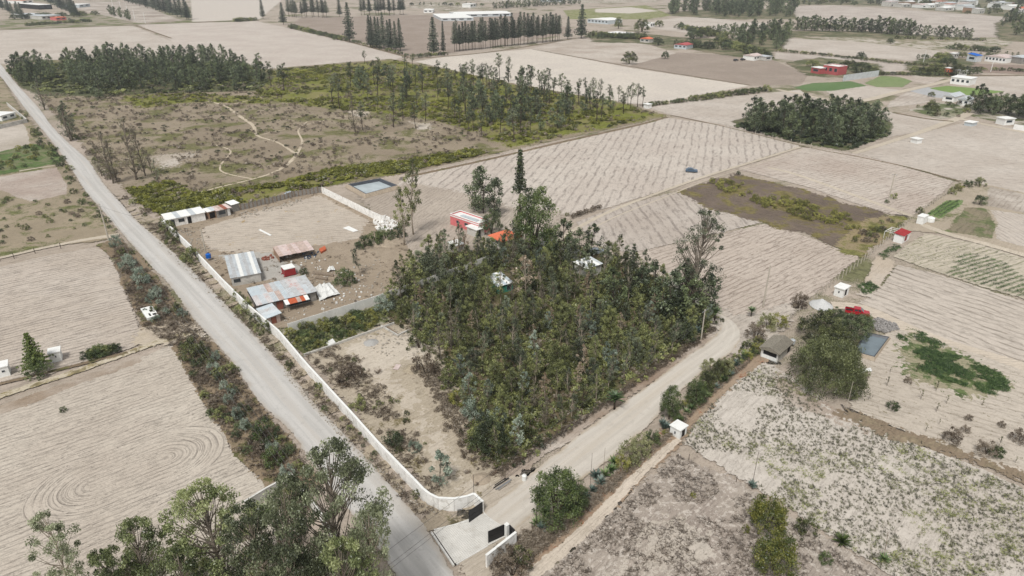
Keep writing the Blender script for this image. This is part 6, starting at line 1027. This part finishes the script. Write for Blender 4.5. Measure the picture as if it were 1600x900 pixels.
# heaps, rubble, junk
def heap(name, px, py, wpx, h, mat, label, cat):
    x, y = G(px, py); r = wpx / sc_at(py) / 2; V = [(0, 0, h)]; F = []; n = 20; g = 7
    for k in range(1, g + 1):
        for i in range(n): a = 6.283 * i / n; q = r * k / g * (1 + .18 * mn.noise((math.cos(a) * 1.5 + px, math.sin(a) * 1.5, 0))); V.append((q * math.cos(a), q * math.sin(a), h * (1 - k / g) ** 1.15 + h * .1 * mn.noise((q * math.cos(a) * 2, q * math.sin(a) * 2, px)) - (.15 if k == g else 0)))
    for i in range(n): F.append((0, 1 + i, 1 + (i + 1) % n))
    for k in range(g - 1):
        for i in range(n): F.append((1 + k * n + i, 1 + (k + 1) * n + i, 1 + (k + 1) * n + (i + 1) % n, 1 + k * n + (i + 1) % n))
    return MB().add(V, F).build(name, mat, None, True, loc=(x, y, GZ), label=label, cat=cat)
c_grv = plain('gravel_pale', lin(190, 190, 188), var=.12, scale=6); c_sand = plain('sand_grey', lin(160, 158, 154), var=.1, scale=5)
heap('gravel_heap', 1283, 478, 38, 1.5, c_grv, 'pale grey gravel heap beside the white block hut', 'gravel heap'); heap('sand_heap', 580, 537, 26, .6, c_sand, 'low grey sand heap in the vacant lot', 'sand heap'); heap('sand_heap', 645, 578, 34, 1.0, plain('sand_brown', lin(158, 146, 126), var=.2, scale=3), 'brownish grey heap at the woodland fringe', 'sand heap'); heap('earth_heap', 752, 750, 34, .6, soil_b, 'low earth heap inside the gate', 'earth heap'); heap('earth_heap', 605, 378, 60, .8, soil_b, 'earth bank under the green bushes at the rubble corner', 'earth heap')
def rocks(name, px, n, s0, s1, mat, label, cat='rubble'):
    m = MB()
    for x, y in scatter(px, n):
        s = random.uniform(s0, s1); a = random.random() * 6; P_ = [(x + s * math.cos(a + i * 1.2566) * random.uniform(.6, 1), y + s * math.sin(a + i * 1.2566) * random.uniform(.6, 1)) for i in range(5)]; m.prism(P_, GZ - .05, GZ + s * random.uniform(.4, 1.1))
    m.build(name, mat, None, label=label, cat=cat, kind='stuff')
rocks('stone_pile', [(1362, 503), (1372, 498), (1400, 508), (1406, 516), (1380, 522), (1366, 516)], 420, .12, .32, plain('field_stone', lin(150, 146, 142), var=.3, scale=2.2), 'pile of loose grey stones beside the pond', 'stones')
rocks('block_rubble', [(582, 345), (602, 338), (625, 352), (612, 362), (590, 362)], 260, .12, .5, c_white, 'broken white blocks at the end of the panel wall'); rocks('yard_litter', [(262, 362), (300, 358), (330, 395), (340, 410), (315, 400)], 130, .06, .3, c_rub, 'litter and broken blocks inside the wall by the long shed'); rocks('yard_debris', [(445, 440), (500, 425), (600, 405), (600, 470), (540, 490), (450, 508), (440, 500), (500, 475)], 260, .06, .3, c_rub, 'scattered rubble in the compound behind the panel wall')
rocks('white_debris', [(440, 400), (500, 400), (560, 420), (590, 470), (500, 492), (440, 506), (500, 470), (420, 415)], 90, .1, .35, c_tarp, 'scattered white bags and scraps in the yard', 'debris'); rocks('fence_debris', [(376, 334), (420, 324), (470, 312), (480, 318), (420, 332), (378, 345)], 120, .08, .4, c_rub, 'white scraps and stones below the board fence', 'debris'); rocks('lot_rubble', [(560, 530), (620, 515), (670, 535), (650, 560), (600, 560)], 160, .05, .3, c_rub, 'rubble on the sandy floor of the vacant lot')
rocks('wall_foot_stones', [(450, 578), (540, 680), (640, 775), (690, 806), (655, 800), (540, 695), (440, 585)], 300, .05, .2, c_rub, 'pale stones along the foot of the long wall', 'stones'); rocks('road_stones', [(200, 300), (260, 380), (340, 460), (410, 530), (400, 528), (320, 455), (240, 375), (190, 305)], 160, .08, .25, c_rub, 'pale stones on the right road edge', 'stones'); rocks('junk_heap', [(470, 398), (497, 392), (502, 402), (475, 408)], 38, .12, .35, c_junk, 'blue and dark junk under the end of the lean to', 'junk'); rocks('junk_heap', [(408, 405), (425, 400), (428, 406), (412, 409)], 40, .12, .4, c_rust, 'red and white junk left of the lean to', 'junk')
def slab(name, px, h, mat, label, cat, z=0.02):
    W = polyW(px); return MB().prism([(p.x, p.y) for p in (W if (W[1] - W[0]).cross(W[2] - W[1]) > 0 else W[::-1])], GZ + z, GZ + z + h).build(name, mat, None, label=label, cat=cat)
slab('white_board', [(536, 358), (545, 355), (560, 362), (552, 364)], .1, c_wht, 'white board lying in the ploughed yard near the rubble', 'board'); slab('white_board', [(404, 361), (407, 360), (425, 369), (422, 370)], .1, c_wht, 'long pale plank lying in the middle of the yard', 'plank'); slab('orange_tarp', [(499, 393), (508, 388), (510, 393), (502, 398)], .5, c_rust2, 'small orange sheet leaning by the lean to', 'sheet')
for q, l in (([(490, 427), (522, 431), (521, 434), (489, 430)], 'upper dark timber beam left of the green bush'), ([(494, 434), (512, 437), (511, 440), (493, 437)], 'pale beam below the dark timber by the green bush')): slab('timber_beam', q, .3, c_wood, l, 'beam')
for q, l in (([(604, 513), (606, 512), (624, 525), (621, 526)], 'long timber lying in the sandy lot, left one'), ([(648, 527), (661, 519), (663, 521), (650, 529)], 'orange brown timber on the stack in the lot'), ([(645, 516), (657, 511), (659, 513), (647, 519)], 'pale timber on the stack in the lot'), ([(664, 539), (680, 529), (681, 530), (666, 541)], 'thin dark pipe lying in the lot')): slab('timber', q, .15, c_wood if 'dark' not in l else c_wdk, l, 'timber')
slab('pale_board', [(614, 579), (619, 571), (627, 572), (622, 580)], .06, c_tin3, 'pale board lying by the brownish heap', 'board'); slab('white_sack', [(510, 540), (520, 534), (525, 540), (515, 545)], .5, c_tarp, 'cream pile of sacks by the low foundation wall', 'sacks')
for i, (a, b) in enumerate((((771, 766), (795, 751)), ((774, 769), (799, 754)), ((773, 763), (790, 753)), ((778, 771), (797, 758)))):
    a, b = G(*a), G(*b); MB().tube([(*a, GZ + .15 + .1 * i), (*b, GZ + .25 + .1 * i)], .07, 6).build('iron_pipe', c_gal if i % 2 else c_blk, None, label=('dark', 'grey', 'dark', 'grey')[i] + ' pipe ' + ('first', 'second', 'third', 'fourth')[i] + ' in the bundle inside the gate', cat='pipe')
def tarp(px, hh, label):
    W = polyW(px); n = 9; V = []; F = []
    for i in range(n):
        for j in range(n): s, t = i / (n - 1), j / (n - 1); p = W[0].lerp(W[1], s).lerp(W[3].lerp(W[2], s), t); V.append((p.x + .2 * mn.noise((i, j, 3)), p.y + .2 * mn.noise((i, j, 9)), GZ + .1 + hh * (.6 + .9 * mn.noise((i * .6, j * .6, hh))) * math.sin(math.pi * min(.95, max(.05, s))) ** .4))
    for i in range(n - 1):
        for j in range(n - 1): F.append((i * n + j, (i + 1) * n + j, (i + 1) * n + j + 1, i * n + j + 1))
    MB().add(V, F).build('tarpaulin', c_tarp, None, label=label, cat='tarpaulin')
tarp([(500, 473), (532, 463), (516, 446), (491, 452)], .9, 'crumpled white sheet covering junk right of the big shed'); tarp([(511, 428), (524, 425), (521, 419), (513, 421)], .7, 'small white plastic heap left of the green bush'); tarp([(1344, 586), (1362, 583), (1360, 578), (1346, 580)], .3, 'white plastic bundle below the dark pond'); tarp([(716, 397), (722, 395), (721, 392), (715, 393)], .8, 'white sheet scrap among young trees below the pink house')
# far houses
HW = (('L', .2, .4, 1, 2.2), ('L', .6, .8, 1, 2.2), ('R', .2, .5, 1, 2.2))
FAR = [('red_house', (1308, 118), (1322, 116), (1290, 114), 5.2, c_far_r, 'parapet', c_wht, 'two storey red house with white flat roof beyond the fields', 3), ('red_house', (1280, 116), (1292, 115), (1262, 114), 3.4, c_far_r, 'slab', c_wht, 'low red annex left of the two storey red house', 1), ('pavilion', (1514, 134), (1524, 131), (1486, 130), 3.6, c_wht, 'slab', c_wht, 'white roofed open pavilion beside the bright lawn', 4),
       ('white_cabin', (1568, 196), (1584, 195), (1552, 193), 2.6, c_wht, 'slab', c_wht, 'white block cabin by the track at the right edge', 1), ('white_cabin', (1490, 160), (1505, 156), (1474, 157), 2.6, c_wht, 'gable', c_tin, 'pale roofed cabin above the weedy far plot', 1), ('white_cabin', (1512, 166), (1520, 163), (1500, 162), 2.8, c_wht, 'gable', c_tin, 'pale roofed cabin beside the dark leafy trees', 2),
       ('long_house', (1570, 99), (1586, 97), (1541, 95), 3.5, c_wht, 'gable', c_tin3, 'long white house with many windows at the upper right', 6), ('blue_house', (1524, 97), (1533, 96), (1512, 95), 4, c_tin, 'sheet', c_blue, 'blue roofed shed left of the long white house', 1), ('far_house', (1490, 92), (1497, 91), (1483, 91), 3.5, c_conc, 'slab', c_wht, 'grey house behind the round far trees', 2), ('orange_house', (1482, 118), (1488, 117), (1475, 117), 4.2, c_orng, 'slab', c_wht, 'small orange and white house in the walled far garden', 2), ('far_house', (1502, 119), (1510, 118), (1494, 117), 3.0, c_wht, 'slab', c_wht, 'low white house right of the small orange one', 2), ('far_house', (1595, 100), (1625, 98), (1588, 96), 4, c_grey, 'gable', c_tin, 'grey house at the upper right edge', 2),
       ('greenhouse', (950, 38), (972, 36), (922, 35), 4, c_tin2, 'gable', c_wht, 'long pale greenhouse right of the biggest pines', 6), ('far_house', (972, 58), (990, 56), (950, 55), 2.6, c_conc, 'slab', c_wht, 'white roofed long sheds of the far hamlet', 2), ('orange_house', (1014, 67), (1021, 66), (1005, 65), 3, c_conc, 'gable', c_orng, 'orange roofed house of the far hamlet', 2), ('red_roof_house', (1072, 77), (1083, 75), (1055, 75), 3.0, c_tin2, 'gable', c_far_r, 'pale house with red roof at the edge of the dark far field', 3), ('far_house', (1016, 43), (1023, 42), (1010, 41), 4, c_wht, 'slab', c_wht, 'white cube house behind the far hamlet', 2), ('far_house', (1178, 95), (1190, 93), (1167, 92), 3, c_wht, 'gable', c_tin3, 'white house right of the two dark cars', 3), ('far_house', (1195, 95), (1206, 94), (1188, 92), 2.6, c_conc, 'slab', c_tin, 'grey shed right of the white house by the cars', 1),
       ('far_house', (662, 20), (676, 20), (650, 18), 3.5, c_wht, 'slab', c_wht, 'white shed left of the pale nursery roofs', 2), ('greenhouse', (715, 27), (800, 25), (690, 23), 3.2, c_tin, 'gable', c_wht, 'wide pale nursery roof behind the long pine row', 5), ('greenhouse', (690, 33), (740, 32), (660, 26), 3.0, c_tin, 'slab', c_wht, 'low pale roof in front of the nursery', 4), ('far_house', (735, 12), (744, 11), (727, 11), 5, c_wht, 'slab', c_wht, 'white house above the nursery roofs', 2), ('greenhouse', (845, 3), (880, 3), (820, 1), 4, c_tin, 'gable', c_wht, 'pale roof at the top edge above the plantation strip', 3),
       ('dark_house', (62, 15), (82, 14), (57, 11), 6, c_dark, 'slab', c_wht, 'dark house with white flat roof at the top left', 2), ('grey_house', (66, 31), (96, 29), (42, 26), 4, c_conc, 'slab', c_tin, 'long grey flat house at the top left', 4), ('pink_far_house', (88, 32), (104, 31), (80, 31), 3, c_pink, 'slab', c_orng, 'small pink house joined to the long grey one', 2), ('blue_roof_house', (124, 12), (141, 10), (118, 9), 4, c_tin2, 'slab', c_wht, 'white roofed house with bluish walls at the top left', 2), ('pale_house', (36, 6), (52, 5), (30, 3), 5, c_wht, 'slab', c_orng, 'pale house at the very top left corner', 2), ('white_house', (4, 190), (26, 184), (-18, 182), 2.4, c_wht, 'slab', c_wht, 'white house behind the pale wall at the left edge', 2), ('white_box', (1276, 0), (1, 1), (1, 1), 0, None, '', None, '', 0),
       ('pump_house', (1012, 170), (1018, 169), (1009, 168), 1.8, c_wht, 'slab', c_wht, 'tiny white pump house at the hedge corner', 0), ('roadside_box', (1432, 225), (1440, 224), (1426, 222), 1.6, c_wht, 'slab', c_wht, 'small pale box by the right farm track', 0), ('concrete_tank', (1518, 198), (1526, 196), (1514, 194), 1.4, c_tin2, 'slab', c_wht, 'small pale tank where the right farm tracks meet', 0)]
for nm, N, Rr, Lf, h, wm, rf, rm, lb, nw in FAR:
    if not lb: continue
    ops = [('L' if abs(N[0] - Lf[0]) > abs(Rr[0] - N[0]) else 'R', (i + .2) / max(1, nw), (i + .75) / max(1, nw), h * .35, h * .75, 'window') for i in range(nw)]
    build(nm, N, Rr, Lf, h, wm, rf, rm, lb, 'house', ops, .35, rise=1.2, sheets=4)
vg = 0
for i in range(34):
    q = random.uniform(1385, 1600); b = random.uniform(3, 22 if q > 1470 else 12); wd = random.uniform(7, 16); rm = random.choice([c_wht, c_wht, c_tin, c_tin3, c_orng, c_conc])
    build('village_house', (q, b + 1.2), (q + wd, b + .6), (q - wd * .6, b), random.uniform(3.5, 7), random.choice([c_wht, c_conc, c_brick, c_wht]), random.choice(['slab', 'gable']), rm, 'small pale house in the distant village at the top right', 'house', (('R', .2, .4, 1, 2.5), ('R', .6, .8, 1, 2.5)), .3, 'houses of the distant village', rise=1.5)
for i in range(95):
    q = random.uniform(1190, 1600); b = random.uniform(1, 24 if q > 1470 else 9); plant_px(pick(DM[:2] + EG), 'village_tree', q, b, b - random.uniform(5, 11), 'dark tree among the houses of the distant village', 'tree', 'trees of the distant village', 1.4)
haze(0.00013)
# repeats that still share a label are told apart by their place along the row
def ordn(n):
    u = ['', 'first', 'second', 'third', 'fourth', 'fifth', 'sixth', 'seventh', 'eighth', 'ninth', 'tenth', 'eleventh', 'twelfth', 'thirteenth', 'fourteenth', 'fifteenth', 'sixteenth', 'seventeenth', 'eighteenth', 'nineteenth']
    if n < 20: return u[n]
    d = n // 10; return [0, 0, 'twentieth', 'thirtieth', 'fortieth', 'fiftieth', 'sixtieth', 'seventieth', 'eightieth', 'ninetieth'][d] if n % 10 == 0 else [0, 0, 'twenty', 'thirty', 'forty', 'fifty', 'sixty', 'seventy', 'eighty', 'ninety'][d] + '-' + u[n % 10]
bk = {}
for o in list(COL.objects):
    if o.parent is None and o.get('label') and o.get('group'): bk.setdefault((o['group'], o['label']), []).append(o)
for (g_, lb), L_ in bk.items():
    if len(L_) < 2 or len(L_) > 99 or len(lb.split()) > 12 - (len(L_) > 19): continue
    L_.sort(key=lambda o: o.location.x / (o.location.y * cp + (H - o.location.z) * sp))
    for i, o in enumerate(L_): o['label'] = lb + ', ' + ordn(i + 1) + ' from the left'
